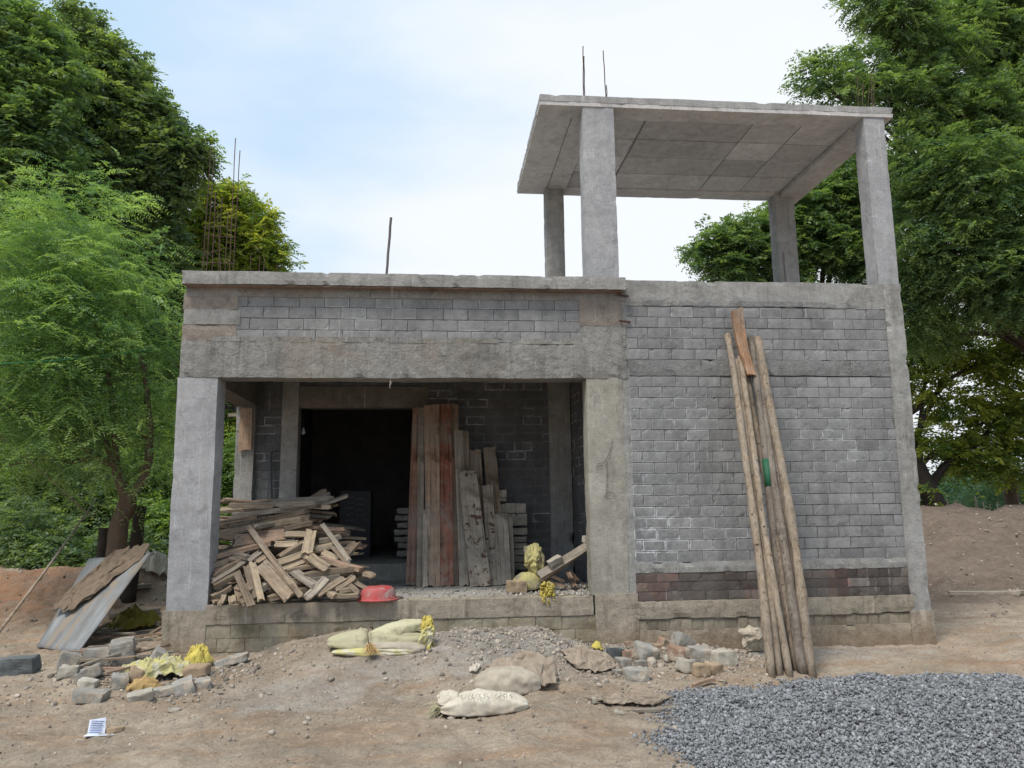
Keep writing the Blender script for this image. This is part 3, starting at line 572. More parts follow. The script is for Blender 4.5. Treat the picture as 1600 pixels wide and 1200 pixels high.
# ------------------------------------------------------------------ timber
def frame(p0, p1, nrm):
    p0 = Vector(p0); p1 = Vector(p1); x = (p1-p0).normalized(); n_ = Vector(nrm); z = (n_-x*n_.dot(x)).normalized(); y = z.cross(x)
    return Matrix(((x[0], y[0], z[0], (p0[0]+p1[0])/2), (x[1], y[1], z[1], (p0[1]+p1[1])/2), (x[2], y[2], z[2], (p0[2]+p1[2])/2), (0, 0, 0, 1))), (p1-p0).length
_pn = [0]
def plank(p0, p1, w, th, nrm, mat='wood_old', name='plank', taper=0., ragged=.012, warp=.006, lab=None, cat='plank', grp=None, w1=None):
    Mx, Ln = frame(p0, p1, nrm); _pn[0] += 1; r = random.Random(_pn[0]); s = _pn[0]*3.7; n = max(4, int(Ln/.08)); mb = MB(); vs = []
    for i in range(n+1):
        g = i/n; x = -Ln/2+Ln*g; ww = (w if w1 is None else w+(w1-w)*g)*(1-taper*g)/2; bow = warp*math.sin(g*math.pi)*math.copysign(1, math.sin(s))
        for k, (sy, sz) in enumerate(((-1, -1), (-.33, -1.), (.33, -1.), (1, -1), (1, 1), (.33, 1.), (-.33, 1.), (-1, 1))):
            q = Vector((x*6, sy*1.3+s, sz*.8)); d = mnoise.noise_vector(q)
            xx = x+(r.uniform(-ragged, ragged) if i in (0, n) else 0)
            vs.append((xx, sy*ww+d[1]*.003*(1 if Ln > 1 else 1.4)+bow*.4, sz*th/2+d[2]*.0025+bow))
    fs = [(i*8+j, i*8+(j+1) % 8, (i+1)*8+(j+1) % 8, (i+1)*8+j) for i in range(n) for j in range(8)]+[(7, 6, 1, 0), (6, 5, 2, 1), (5, 4, 3, 2)]+[tuple(n*8+k for k in q[::-1]) for q in ((7, 6, 1, 0), (6, 5, 2, 1), (5, 4, 3, 2))]
    mb.add(vs, fs); o = mb.build(name, M[mat], None); o.matrix_world = Mx
    return tag(o, lab, cat, grp)
# boards leaning beside the doorway: bottom-left x, bottom-right x, bottom y, top-left x, top-right x, top y
LB = [(634, 644, 913, 645, 653, 637, 'wood_redbrown', 1.42, 1.9, 'dark red brown board at the left end of the leaning boards by the doorway'),
      (642, 654, 913, 650, 659, 640, 'wood_redbrown', 1.36, 1.94, 'narrow rusty brown board second from the doorway edge'),
      (651, 661, 917, 653, 663, 638, 'wood_grey', 1.24, 1.9, 'narrow pale grey board leaning left of the wide brown board'),
      (660, 668, 917, 661, 669, 795, 'wood_grey', 1.16, 1.5, 'short thin grey batten left of the wide brown board'),
      (667, 687, 918, 662, 686, 633, 'wood_brown', 1.20, 1.9, 'wide brown board with pale patch left of the red board'),
      (687, 708, 917, 686, 704, 632, 'wood_red', 1.22, 1.95, 'bright red stained board in the leaning row'),
      (706, 721, 916, 702, 716, 632, 'wood_brown', 1.3, 2.02, 'dark brown board just right of the red board'),
      (718, 732, 917, 709, 723, 672, 'wood_grey', 1.20, 1.85, 'grey brown board with its top below the tall ones'),
      (730, 740, 914, 723, 732, 674, 'wood_old', 1.32, 1.95, 'thin brown board showing between two grey boards'),
      (745, 762, 914, 733, 751, 704, 'wood_old', 1.36, 1.95, 'brown board with notched top behind the spotted plank'),
      (735, 767, 920, 717, 744, 737, 'wood_spot', 1.10, 1.62, 'wide pale plank spotted with mud leaning at the front'),
      (773, 792, 914, 755, 774, 699, 'wood_old', 1.42, 2.0, 'brown board with rounded top behind the short planks'),
      (764, 776, 916, 753, 770, 759, 'wood_spot', 1.20, 1.72, 'narrow mud stained board right of the spotted plank'),
      (774, 799, 916, 771, 793, 803, 'wood_grey', 1.22, 1.6, 'short wide grey board near the right end of the row'),
      (797, 804, 915, 792, 800, 803, 'wood_grey', 1.26, 1.62, 'thin grey batten at the right end of the leaning row')]
for a in LB:
    base = (at(a[0], a[2], a[7])+at(a[1], a[2], a[7]))/2; base[2] = .555
    top = (at(a[3], a[5], a[8])+at(a[4], a[5], a[8]))/2
    plank(base, top, (a[1]-a[0])*mpp(a[7]), .03, (0, -1, .2), a[6], 'leaning_board', w1=(a[4]-a[3])*mpp(a[8]), lab=a[9], cat='board', grp='boards leaning beside the doorway', ragged=.015)
p0, p1 = at(385, 638, 2.15), at(383, 703, 2.15)
plank(p0, p1, .15, .03, (0, -1, 0), 'wood_brown', 'nailed_board', lab='brown board fixed high on the rear left column', cat='board')
p0, p1 = at(357, 649, 2.4), at(378, 649, 2.4); plank(p0, p1, .045, .05, (0, -1, .1), 'wood_grey', 'batten', lab='pale batten end sticking out left of the rear column', cat='batten')
# woodpile
def onpile(x, y, s=.95, y0=-.10):
    d = ray(x, y); t = (s*(-D-y0)+.55-CZ)/(d[2]-s); p = CAM+d*t
    if p[2] < .57: p = atz(x, y, .57)
    if p[1] > 1.25: p = CAM+d*(1.25+D)
    return p
WP = [  # x0,y0,x1,y1,width px,normal,mat,offset,label
 (360, 789, 428, 791, 9, 'e', 'wood_old', 0, None), (362, 791, 512, 786, 10, 'e', 'wood_grey', .0, 'long grey plank lying along the top of the wood heap'), (440, 787, 515, 792, 9, 'e', 'wood_pale', 0, None),
 (363, 806, 480, 793, 10, 'e', 'wood_grey', 0, None), (383, 800, 500, 790, 8, 'e', 'wood_old', 0, None),
 (462, 786, 503, 762, 8, 'e', 'wood_old', .25, 'stick end angled up from the back of the wood heap'), (470, 788, 509, 768, 9, 'e', 'wood_grey', .25, None), (494, 786, 539, 771, 6, 'e', 'wood_grey', .2, 'thin batten poking right from the top of the wood heap'),
 (343, 817, 400, 808, 9, 'e', 'wood_old', .0, None), (360, 824, 482, 797, 10, 'e', 'wood_old', -.02, 'long bowed plank sloping up right near the heap top'), (362, 822, 480, 800, 8, 'e', 'wood_grey', .05, None),
 (345, 834, 484, 808, 12, 'e', 'wood_pale', .0, None), (400, 830, 486, 819, 10, 'e', 'wood_old', -.01, None), (446, 827, 487, 817, 9, 'e', 'wood_old', -.03, None),
 (340, 838, 400, 840, 15, 'f', 'wood_brown', -.02, None), (367, 847, 446, 836, 26, 'f', 'wood_brown', -.05, 'wide brown board lying near the middle of the wood heap'),
 (446, 836, 488, 837, 13, 'f', 'wood_pale', -.07, 'pale squared timber end in the middle of the heap'), (430, 851, 466, 850, 13, 'f', 'wood_pale', -.06, None),
 (395, 826, 410, 848, 9, 'f', 'wood_grey', -.14, None), (393, 824, 475, 932, 10, 'f', 'wood_old', -.16, 'long narrow plank lying diagonally across the front of the heap'),
 (340, 870, 425, 849, 9, 'e', 'wood_brown', -.07, None), (337, 882, 382, 866, 10, 'e', 'wood_old', -.05, None), (337, 895, 384, 870, 9, 'e', 'wood_brown', -.06, None), (336, 902, 370, 880, 11, 'e', 'wood_old', -.07, None),
 (335, 908, 392, 872, 12, 'f', 'wood_grey', -.08, None), (336, 916, 378, 895, 9, 'e', 'wood_old', -.05, None), (335, 932, 362, 917, 8, 'e', 'wood_old', -.02, None),
 (372, 868, 392, 872, 9, 'e', 'wood_grey', -.1, None), (392, 878, 410, 864, 10, 'f', 'wood_grey', -.1, None), (405, 878, 423, 866, 10, 'f', 'wood_old', -.09, None),
 (390, 885, 402, 934, 15, 'f', 'wood_old', -.09, None), (376, 898, 398, 947, 12, 'f', 'wood_old', -.12, 'short plank standing on end at the front left of the heap'), (398, 880, 412, 938, 11, 'f', 'wood_pale', -.1, 'split pale plank hanging down at the heap front'),
 (411, 882, 456, 932, 26, 'f', 'wood_old', -.11, 'wide short board leaning on the front of the heap'),
 (345, 946, 352, 930, 9, 'f', 'wood_old', -.04, None), (365, 944, 364, 932, 12, 'f', 'wood_pale', -.03, None), (378, 940, 375, 915, 19, 'f', 'wood_old', -.02, None), (384, 945, 381, 930, 13, 'f', 'wood_old', -.02, None),
 (490, 830, 483, 866, 20, 'f', 'wood_pale', -.14, 'pale rectangular board upright near the right of the heap'), (487, 870, 514, 889, 18, 'f', 'wood_pale', -.15, 'pale board sloping down right beneath the upright one'),
 (505, 821, 546, 877, 9, 'f', 'wood_grey', -.06, 'narrow stick leaning on the right flank of the heap'), (520, 855, 545, 882, 8, 'f', 'wood_old', -.05, None), (538, 869, 556, 848, 7, 'e', 'wood_old', .05, 'loose stick end raised above the right foot of the heap'),
 (503, 872, 565, 890, 9, 'e', 'wood_brown', -.06, None), (436, 880, 476, 866, 13, 'f', 'wood_pale', -.08, None), (440, 872, 475, 850, 12, 'e', 'wood_old', -.04, None), (428, 893, 478, 876, 11, 'f', 'wood_pale', -.04, None),
 (450, 893, 492, 884, 8, 'e', 'wood_old', -.04, None), (463, 893, 495, 915, 6, 'e', 'wood_grey', -.1, None), (475, 900, 555, 888, 10, 'e', 'wood_old', -.04, None), (480, 907, 530, 900, 8, 'e', 'wood_grey', -.03, None),
 (482, 934, 512, 904, 15, 'f', 'wood_grey', -.1, 'pale grey plank on the floor at the heap foot, pointing up right'), (497, 930, 540, 903, 12, 'f', 'wood_old', -.06, None), (525, 920, 554, 902, 13, 'f', 'wood_old', -.05, None),
 (543, 913, 560, 927, 10, 'f', 'wood_old', -.02, None), (552, 908, 574, 920, 8, 'f', 'wood_old', -.01, None), (515, 921, 528, 932, 8, 'e', 'wood_pale', -.02, None), (530, 924, 547, 921, 8, 'e', 'wood_pale', -.02, None), (527, 930, 560, 929, 7, 'e', 'wood_pale', -.02, None), (568, 896, 584, 900, 7, 'e', 'wood_old', 0, None),
 (492, 857, 520, 852, 11, 'e', 'wood_pale', -.02, None), (500, 845, 530, 838, 9, 'e', 'wood_grey', 0, None), (505, 864, 525, 873, 12, 'f', 'wood_pale', -.04, None), (488, 880, 475, 866, 10, 'f', 'wood_pale', -.1, None), (450, 910, 470, 908, 9, 'e', 'wood_pale', 0, None), (460, 925, 486, 915, 9, 'e', 'wood_old', 0, None), (420, 935, 445, 930, 10, 'e', 'wood_old', 0, None), (400, 925, 420, 912, 11, 'e', 'wood_grey', 0, None), (413, 900, 425, 920, 10, 'f', 'wood_grey', 0, None)]
GRPW = 'planks heaped in the veranda'; COMMON = 'short weathered plank offcut jumbled among the others in the wood heap'
for q in WP:
    a, c = onpile(q[0], q[1]), onpile(q[2], q[3]); off = np.array([0, q[7], -q[7]*.1]); a = a+off; c = c+off
    nr_ = (0, -.75, .65) if q[5] == 'f' else (0, -.1, 1.); w = q[4]*mpp(.4)*.9
    if q[5] == 'e': wd, th = random.uniform(.07, .13), w*.8
    else: wd, th = w*.9, .024
    for e_ in (a, c): e_[2] = max(e_[2], .57+th/2)
    plank(a, c, wd, th, nr_, q[6], lab=q[8] or COMMON, cat='plank', grp=GRPW, ragged=.02)
hh = lambda x: max(0, min(.98, (-.78-x)*2.1))
for i in range(150):   # the body of the heap behind and below
    for _ in range(50):
        x = random.uniform(-2.2, -.68); z = random.uniform(.58, 1.56); y = random.uniform(.15, 1.5)
        if z-.55 < min(hh(x), .95*(y+.02)) and z > .55: break
    a_ = random.gauss(0, .35) if random.random() < .75 else random.uniform(-1.5, 1.5); l_ = random.uniform(.3, .95 if x < -1.2 else .5); e = random.gauss(0, .12)
    dx = np.array([math.cos(a_)*math.cos(e), math.sin(a_)*math.cos(e), math.sin(e)])*l_/2; c_ = np.array([x, y, z]); a, b2 = c_-dx, c_+dx
    for e_ in (a, b2): e_[2] = max(e_[2], .58); e_[0] = min(e_[0], -.66)
    plank(a, b2, random.uniform(.04, .11), random.uniform(.016, .035), (random.gauss(0, .2), random.gauss(-.2, .3), 1), random.choice(['wood_old', 'wood_old', 'wood_grey', 'wood_brown', 'wood_pale']), lab=COMMON, grp=GRPW, ragged=.025)
# poles against the right wall
def pole(nm, x0, y0, x1, w0, w1, mat, lab, yb=-1.3, yt=-.06, bend=.02, green=None, dx=0):
    top = at(x0, y0, yt); bot = at(x1, 1060, yb); bot[2] = gz(bot[0], yb)+pile(bot[0], yb)*0-.02
    e = empty(nm, tuple(bot)); pts = []; rad = []; s = x0*.37
    for i in range(25):
        g_ = i/24; p = bot+(top-bot)*g_; p = p+np.array([bend*math.sin(g_*math.pi)+.006*math.sin(g_*9+s), .006*math.sin(g_*7+s)-.02*math.sin(g_*math.pi), 0])
        pts.append(p-bot); rad.append((w1+(w0-w1)*g_)*.52*mpp(yb+(yt-yb)*g_)*(1+.05*math.sin(g_*23+s)+(.16 if random.random() < .15 else 0)))
    mb = MB(); mb.tube(pts, rad, 12, wob=.12); mb.build('trunk', M[mat], e, True)
    if green:
        k0, k1 = green; m2 = MB(); pp = [pts[0]+(pts[-1]-pts[0])*0]*0
        pp = [Vector(pts[i]) for i in range(k0, k1)]; m2.tube(pp, [rad[i]*1.06+.001 for i in range(k0, k1)], 12, wob=.12); m2.build('paint_mark', M['green_paint'], e, True)
    for i in range(3):   # knots
        j = random.randint(3, 21); m3 = MB(); p = Vector(pts[j]); d = Vector((random.uniform(-1, 1), -1, .3)).normalized(); m3.tube([p+d*rad[j]*.8, p+d*(rad[j]+.008)], [.013, .007], 6); m3.build('knot', M['pole_dark'], e)
    return tag(e, lab, 'pole', 'poles leaning on the right wall')
pole('wooden_pole', 1181, 528, 1240, 11, 14, 'pole_dark', 'dark pole at the back of the leaning bundle with a green paint mark', yb=-1.12, yt=-.05, green=(11, 15))
pole('wooden_pole', 1172, 527, 1229, 10, 12, 'pole_dark', 'dark brown pole behind, topped by the orange bark piece', yb=-1.16, yt=-.05, green=(12, 15))
pole('wooden_pole', 1136, 523, 1206, 9, 13, 'pole', 'leftmost straight pale pole of the leaning bundle', yb=-1.3)
pole('wooden_pole', 1148, 563, 1219, 10, 12, 'pole', 'knotty pale pole second from left in the bundle', yb=-1.27, yt=-.12)
pole('wooden_pole', 1157, 557, 1234, 9, 11, 'pole', 'slender split pole third from left in the bundle', yb=-1.3, yt=-.15, bend=-.03)
pole('wooden_pole', 1165, 575, 1247, 9, 11, 'pole', 'thin pale pole hidden midway behind the thick grey one', yb=-1.2, yt=-.1, bend=.0)
pole('wooden_pole', 1176, 540, 1263, 10, 11, 'pole_dark', 'thin dark pole tucked against the rightmost pale one', yb=-1.2, yt=-.04, bend=.02)
pole('wooden_pole', 1184, 565, 1256, 10, 17, 'pole_dark', 'thick grey brown pole second from right with wide foot', yb=-1.25, yt=-.12, bend=-.02)
pole('wooden_pole', 1183, 529, 1270, 12, 14, 'pole', 'rightmost pale pole, widest apart at its foot', yb=-1.3, yt=-.06, bend=.03)
plank(at(1151, 484, -.14), at(1173, 586, -.24), 19*mpp(0), .05, (0, -1, .3), 'bark_orange', 'bark_slab', taper=-.1, ragged=.018, warp=.03, w1=13*mpp(0), lab='short orange bark edged slab wedged high on the leaning poles', cat='wood slab')

# ------------------------------------------------------------------ blocks and rubble
def block_mesh(sx, sy, sz, seed, rnd=.12, amp=.008):
    n = 6; idx = {}; vs = []; fs = []
    def vid(k):
        if k not in idx:
            g = np.array(k)/n*2-1; q = np.clip(g, -(1-rnd), 1-rnd); d = g-q; l = np.linalg.norm(d); p = (q+d/l*rnd if l > 1e-6 else g)*np.array((sx, sy, sz))/2
            v_ = Vector(p*14)+Vector((seed*3.1, seed, 0)); p = p+np.array(mnoise.noise_vector(v_))*amp+np.array(mnoise.noise_vector(v_*.35))*amp*1.3
            idx[k] = len(vs); vs.append(p)
        return idx[k]
    for ax in range(3):
        a, b_ = (ax+1) % 3, (ax+2) % 3
        for side in (0, n):
            for i in range(n):
                for j in range(n):
                    q = []
                    for di, dj in ((0, 0), (1, 0), (1, 1), (0, 1)):
                        k = [0, 0, 0]; k[ax] = side; k[a] = i+di; k[b_] = j+dj; q.append(vid(tuple(k)))
                    fs.append(tuple(q) if side else tuple(q[::-1]))
    mb = MB(); mb.add(vs, fs); return mb
_bs = [0]
def blk(nm, cx, yb, w, h, mat, lab, rot=(0, 0, .2), dy=.12, z=None, Y=None, grp=None, cat='block', rnd=.09, amp=.013, lift=0.):
    """rough block: px centre x, px bottom y, px width, px height"""
    _bs[0] += 1
    p = ongr(cx, yb) if (Y is None and z is None) else (atz(cx, yb, z) if Y is None else at(cx, yb, Y))
    s = mpp(p[1]); o = block_mesh(w*s, dy, h*s, _bs[0], rnd, amp).build(nm, M[mat], None, False)
    o.location = (p[0], p[1]+dy*.35, p[2]+h*s*.46+lift); o.rotation_euler = rot; return tag(o, lab, cat, grp)
G1 = 'broken blocks by the right wall'
for q in ((1071, 1017, 30, 22, 'bl_grey', 'pale block tilted up at the top of the rubble by the wall', (0, .5, .3)), (1097, 1034, 31, 22, 'bl_grey', 'upright grey block between the tilted block and the rightmost one', (0, 0, .1)),
          (1133, 1040, 33, 22, 'bl_pale', 'pale block farthest right in the rubble by the wall', (0, .05, .25)), (1075, 1053, 17, 22, 'bl_pale', 'small pale block left of the tan lumps', (0, .2, .4)),
          (1098, 1057, 24, 18, 'bl_tan', 'rounded tan stone lump in front of the upright block', (0, 0, .1)), (1118, 1055, 24, 18, 'bl_tan', 'squarish tan block right of the rounded tan lump', (0, .1, .3)),
          (997, 1065, 37, 18, 'bl_grey', 'long grey block lying lowest in the right rubble', (0, .08, .1)), (1013, 1033, 30, 24, 'bl_grey', 'large grey block left of the orange lumps', (.1, .2, .3)),
          (976, 1044, 21, 14, 'bl_grey', 'small grey block left of the yellowish brick', (0, 0, .3)), (963, 1030, 24, 16, 'bl_dark', 'dark grey block beside the yellow scrap', (0, .1, 0)),
          (986, 1036, 17, 17, 'bl_orange', 'small orange yellow brick among grey blocks', (0, 0, .2)), (1041, 1013, 19, 15, 'bl_orange', 'bright orange brick lump against the wall', (0, .3, .2)),
          (1064, 1036, 18, 24, 'bl_orange', 'upright orange brown brick lump left of the upright grey block', (0, .2, .5)), (1003, 1043, 14, 12, 'bl_grey', 'little grey stone above the long grey block', (0, 0, .6)),
          (1031, 1018, 15, 12, 'bl_tan', 'small tan stone between grey block and orange lump', (0, 0, .3)), (986, 1014, 18, 9, 'bl_orange', 'flat reddish brick piece at the wall foot', (0, .1, .1)),
          (966, 1056, 13, 9, 'bl_grey', 'small round stone below the jute rubble', (0, 0, .3)), (1047, 1036, 15, 10, 'bl_pale', 'little pale stone in the crumbled heap', (0, .2, .3)), (1062, 1004, 26, 12, 'bl_dark', 'dark stone behind the tilted block', (0, .4, 0)),
          (928, 1101, 10, 9, 'bl_pale', 'small pale stone left of the twisted cloth', (0, 0, .4)), (968, 1118, 16, 7, 'bl_pale', 'flat pale stone below the twisted cloth', (0, 0, .1))):
    blk('broken_block', q[0], q[1], q[2], q[3], q[4], q[5], q[6], dy=q[3]*.0075, grp=G1, rnd=.3 if 'lump' in q[5] or 'stone' in q[5] else .12)
G2 = 'broken blocks by the left column'
for q in ((103, 1046, 26, 22, 'bl_grey', 'grey block at the lower corner of the leaning sheet', (0, .3, .4)), (102, 1060, 24, 15, 'bl_pale', 'pale block left end of the left rubble', (0, .1, .2)), (149, 1040, 37, 23, 'bl_grey', 'large grey block in front of the leaning sheet', (0, 0, .15)),
          (184, 1040, 30, 34, 'bl_grey', 'tall grey block standing next to the large one', (.05, -.12, .3)), (134, 1063, 34, 16, 'bl_grey', 'grey block slanting down left in the left rubble', (0, -.35, .3)), (135, 1077, 26, 12, 'bl_pale', 'flat pale stone under the slanting block', (0, .1, 0)),
          (138, 1097, 44, 16, 'bl_grey', 'lowest long grey slab piece of the left rubble', (0, .1, -.1)), (183, 1077, 22, 19, 'bl_grey', 'small cubic grey block beside the coiled rope', (0, .05, .4)), (216, 1096, 34, 13, 'bl_pale', 'flat pale tile below the yellow sack tail', (.1, -.2, .3)),
          (250, 1089, 40, 12, 'bl_grey', 'grey block half covered by the yellow sack', (0, -.1, .2)), (283, 1087, 27, 20, 'bl_grey', 'broken grey block right of the flat one', (0, -.3, .3)), (316, 1076, 21, 13, 'bl_grey', 'rightmost small grey block of the left rubble', (0, -.2, .2)),
          (305, 1060, 34, 18, 'bl_tan', 'brownish stone under the right end of the yellow sack', (0, -.1, 0)), (240, 1047, 22, 26, 'bl_grey', 'grey slab leaning on the left column foot', (0, .6, .3)), (208, 1068, 22, 22, 'bl_tan', 'brown stone in the middle of the left rubble', (0, .2, .3)), (360, 1040, 50, 12, 'bl_grey', 'cement lump lying against the plinth', (0, -.3, .05)), (290, 1098, 12, 6, 'bl_orange', 'small orange brick chip before the left rubble', (0, 0, .3)), (178, 1145, 24, 7, 'bl_tan', 'flat tan stone right of the paper scrap', (0, 0, .1)), (270, 1113, 20, 6, 'bl_grey', 'flat stone lying alone below the yellow sack', (0, 0, 0))):
    blk('broken_block', q[0], q[1], q[2], q[3], q[4], q[5], q[6], dy=q[3]*.0075+.02, grp=G2, rnd=.3 if 'stone' in q[5] or 'lump' in q[5] else .12)
blk('stone_slab', 16, 1055, 62, 24, 'bl_dark', 'dark grey stone slab at the left edge of the photo', (0, -.06, -.05), dy=.13, cat='slab')
blk('stone_block', 808, 927, 28, 19, 'bl_tan', 'tan stone block on the veranda floor beside yellow sacks', (0, .05, .2), z=.553, dy=.14)
G3 = 'pale bricks stacked on the back wall side'
for i, (x, y, w, h) in enumerate(((800, 889, 22, 10), (817, 889, 12, 10), (800, 878, 24, 10), (817, 878, 14, 10), (805, 867, 36, 9), (805, 857, 36, 9), (805, 847, 36, 9), (805, 835, 38, 11), (805, 821, 38, 15), (797, 808, 17, 6), (816, 808, 15, 6), (797, 801, 16, 16), (814, 801, 16, 16), (784, 801, 10, 14), (785, 783, 13, 5), (785, 777, 13, 13))):
    b_ = blk('stacked_brick', x, y, w, h-.8, 'bl_pale' if i % 3 else 'bl_grey', ('%s pale brick %s of the stack by the leaning boards' % (('long', 'short', 'square')[0 if w > 30 else (1 if w > 15 else 2)], ('at its left foot', 'at its right foot', 'in second layer left', 'in second layer right', 'third from the floor', 'fourth from the floor', 'fifth from the floor', 'sixth from the floor', 'seventh and thickest', 'left of the thin pair', 'right of the thin pair', 'left of tall pair', 'right of tall pair', 'at far left', 'thin near the very top', 'topmost of all')[i])), (0, random.uniform(-.02, .02), random.uniform(-.06, .06)), Y=1.85, dy=.11, grp=G3, cat='brick', rnd=.08, amp=.004)
G4 = 'slabs piled inside the dark doorway'
for i in range(7):
    blk('stacked_slab', 640+random.uniform(-4, 3), 868-i*11, 40, 8, 'bl_grey', ('lowest', 'second lowest', 'third', 'middle', 'third highest', 'second highest', 'topmost')[i]+' grey slab of the pile just inside the doorway', (0, 0, random.uniform(-.1, .1)), Y=3.0, dy=.2, grp=G4, cat='slab')
dp = at(554, 858, 3.6); DR = tag(empty('metal_cabinet', (dp[0], 3.6, .745)), 'dark box cabinet with chalk scribbles standing inside the unlit room', 'cabinet')
mb = MB(); rbox(mb, -.22, .22, 0, .35, 0, .93, step=.1, amp=.004); mb.build('body', M['drum'], DR)
for k in range(9):
    m2 = MB(); zz = .84-.08*(k//2)-.02*(k % 2); a0 = -.14+.14*(k % 2)
    m2.tube([(a0+.015*j, -.008, zz+random.uniform(-.015, .015)) for j in range(9)], .004, 4); m2.build('chalk_scribble', M['chalk'], DR)
lp = at(474, 640, 2.6); LBm = tag(empty('light_bulb', tuple(at(474, 672, 2.6))), 'white bulb hanging by the left side of the dark doorway', 'light bulb')
mb = MB(); mb.tube([(0, 0, .0), (0, 0, .25)], .003, 5); mb.build('cord', M['drum'], LBm)
mb = MB(); mb.tube([(0, 0, .03), (0, 0, .0), (0, 0, -.02), (0, 0, -.045), (0, 0, -.06)], [.012, .015, .026, .026, .008], 12); mb.build('bulb', M['paper'], LBm, True)

# ------------------------------------------------------------------ basin
bp = atz(588, 941, .55); BS = tag(empty('plastic_basin', (bp[0], bp[1]+.19, .551), (0, 0, .2)), 'scuffed red plastic basin upside down on the veranda edge', 'basin')
mb = MB(); mb.tube([(0, 0, .006), (0, 0, .012), (0, 0, .03), (0, 0, .07), (0, 0, .105), (0, 0, .122), (0, 0, .128)], [.188, .182, .176, .165, .155, .135, .11], 40); mb.build('bowl', M['redpl'], BS, True)
mb = MB(); mb.tube([(math.cos(a)*.195, math.sin(a)*.195, .009) for a in np.linspace(0, 2*math.pi, 41)], .009, 6); mb.build('rim', M['redpl'], BS, True)
mb = MB(); mb.tube([(.19, -.05, .012), (.225, -.04, .014), (.235, 0, .014), (.225, .04, .014), (.19, .05, .012)], .008, 6); mb.build('handle', M['pipe'], BS, True)

# ------------------------------------------------------------------ sacks and cloths
def sack(nm, P, ax, Lw, Wd, H, mat, lab, seed=1, bend=0., tie=None, flat=.75, parent=None, sag=0.):
    """limp filled sack along ax (unit xy vector), resting at P; returns its empty"""
    ax = Vector((ax[0], ax[1], ax[2] if len(ax) > 2 else 0)).normalized(); sy = Vector((0, 0, 1)).cross(ax).normalized(); e = parent or tag(empty(nm, tuple(P)), lab, 'sack')
    nu, nv = 64, 52; vs = []
    for i in range(nu+1):
        u = i/nu; w = max(.02, (math.sin(math.pi*min(max(u*.96+.02, 0), 1)))**.42)
        if tie is not None: w *= 1-.35*math.exp(-((u-tie)/.035)**2)
        for j in range(nv):
            a = 2*math.pi*j/nv; c, s_ = math.cos(a), math.sin(a); c = math.copysign(abs(c)**.8, c); s_ = math.copysign(abs(s_)**.85, s_)
            q = Vector((u*3.2+seed*5, c*1.1, s_*1.1)); w3 = mnoise.noise_vector(q)*.7
            d = mnoise.noise(q*.8)*.16-abs(mnoise.noise(Vector((u*4+seed+w3[0], a*1.2+w3[1], seed))))*.16-abs(mnoise.noise(Vector((u*9+seed+w3[0]*2, a*2.6+w3[1]*2, seed+3))))*.09+.06+mnoise.noise(q*6)*.018
            vd = mnoise.voronoi(Vector((u*5+seed, c*1.6, s_*1.6)))[0]; d += .10*(vd[1]-vd[0])-.03; d += .05*math.sin(a*7+seed*3+u*4)*(1-w)*2
            r_ = w*(1+d); z_ = max(-.42, s_)*H*r_*.62+H*.30
            p = ax*((u-.5)*Lw)+sy*(c*Wd/2*r_+bend*math.sin(u*math.pi))+Vector((0, 0, z_+sag*(u-.5)))
            vs.append(p)
    fs = [(i*nv+j, i*nv+(j+1) % nv, (i+1)*nv+(j+1) % nv, (i+1)*nv+j) for i in range(nu) for j in range(nv)]+[tuple(range(nv))[::-1], tuple(nu*nv+j for j in range(nv))]
    mb = MB(); mb.add(vs, fs); mb.build('sack_body', M[mat], e, True); return e
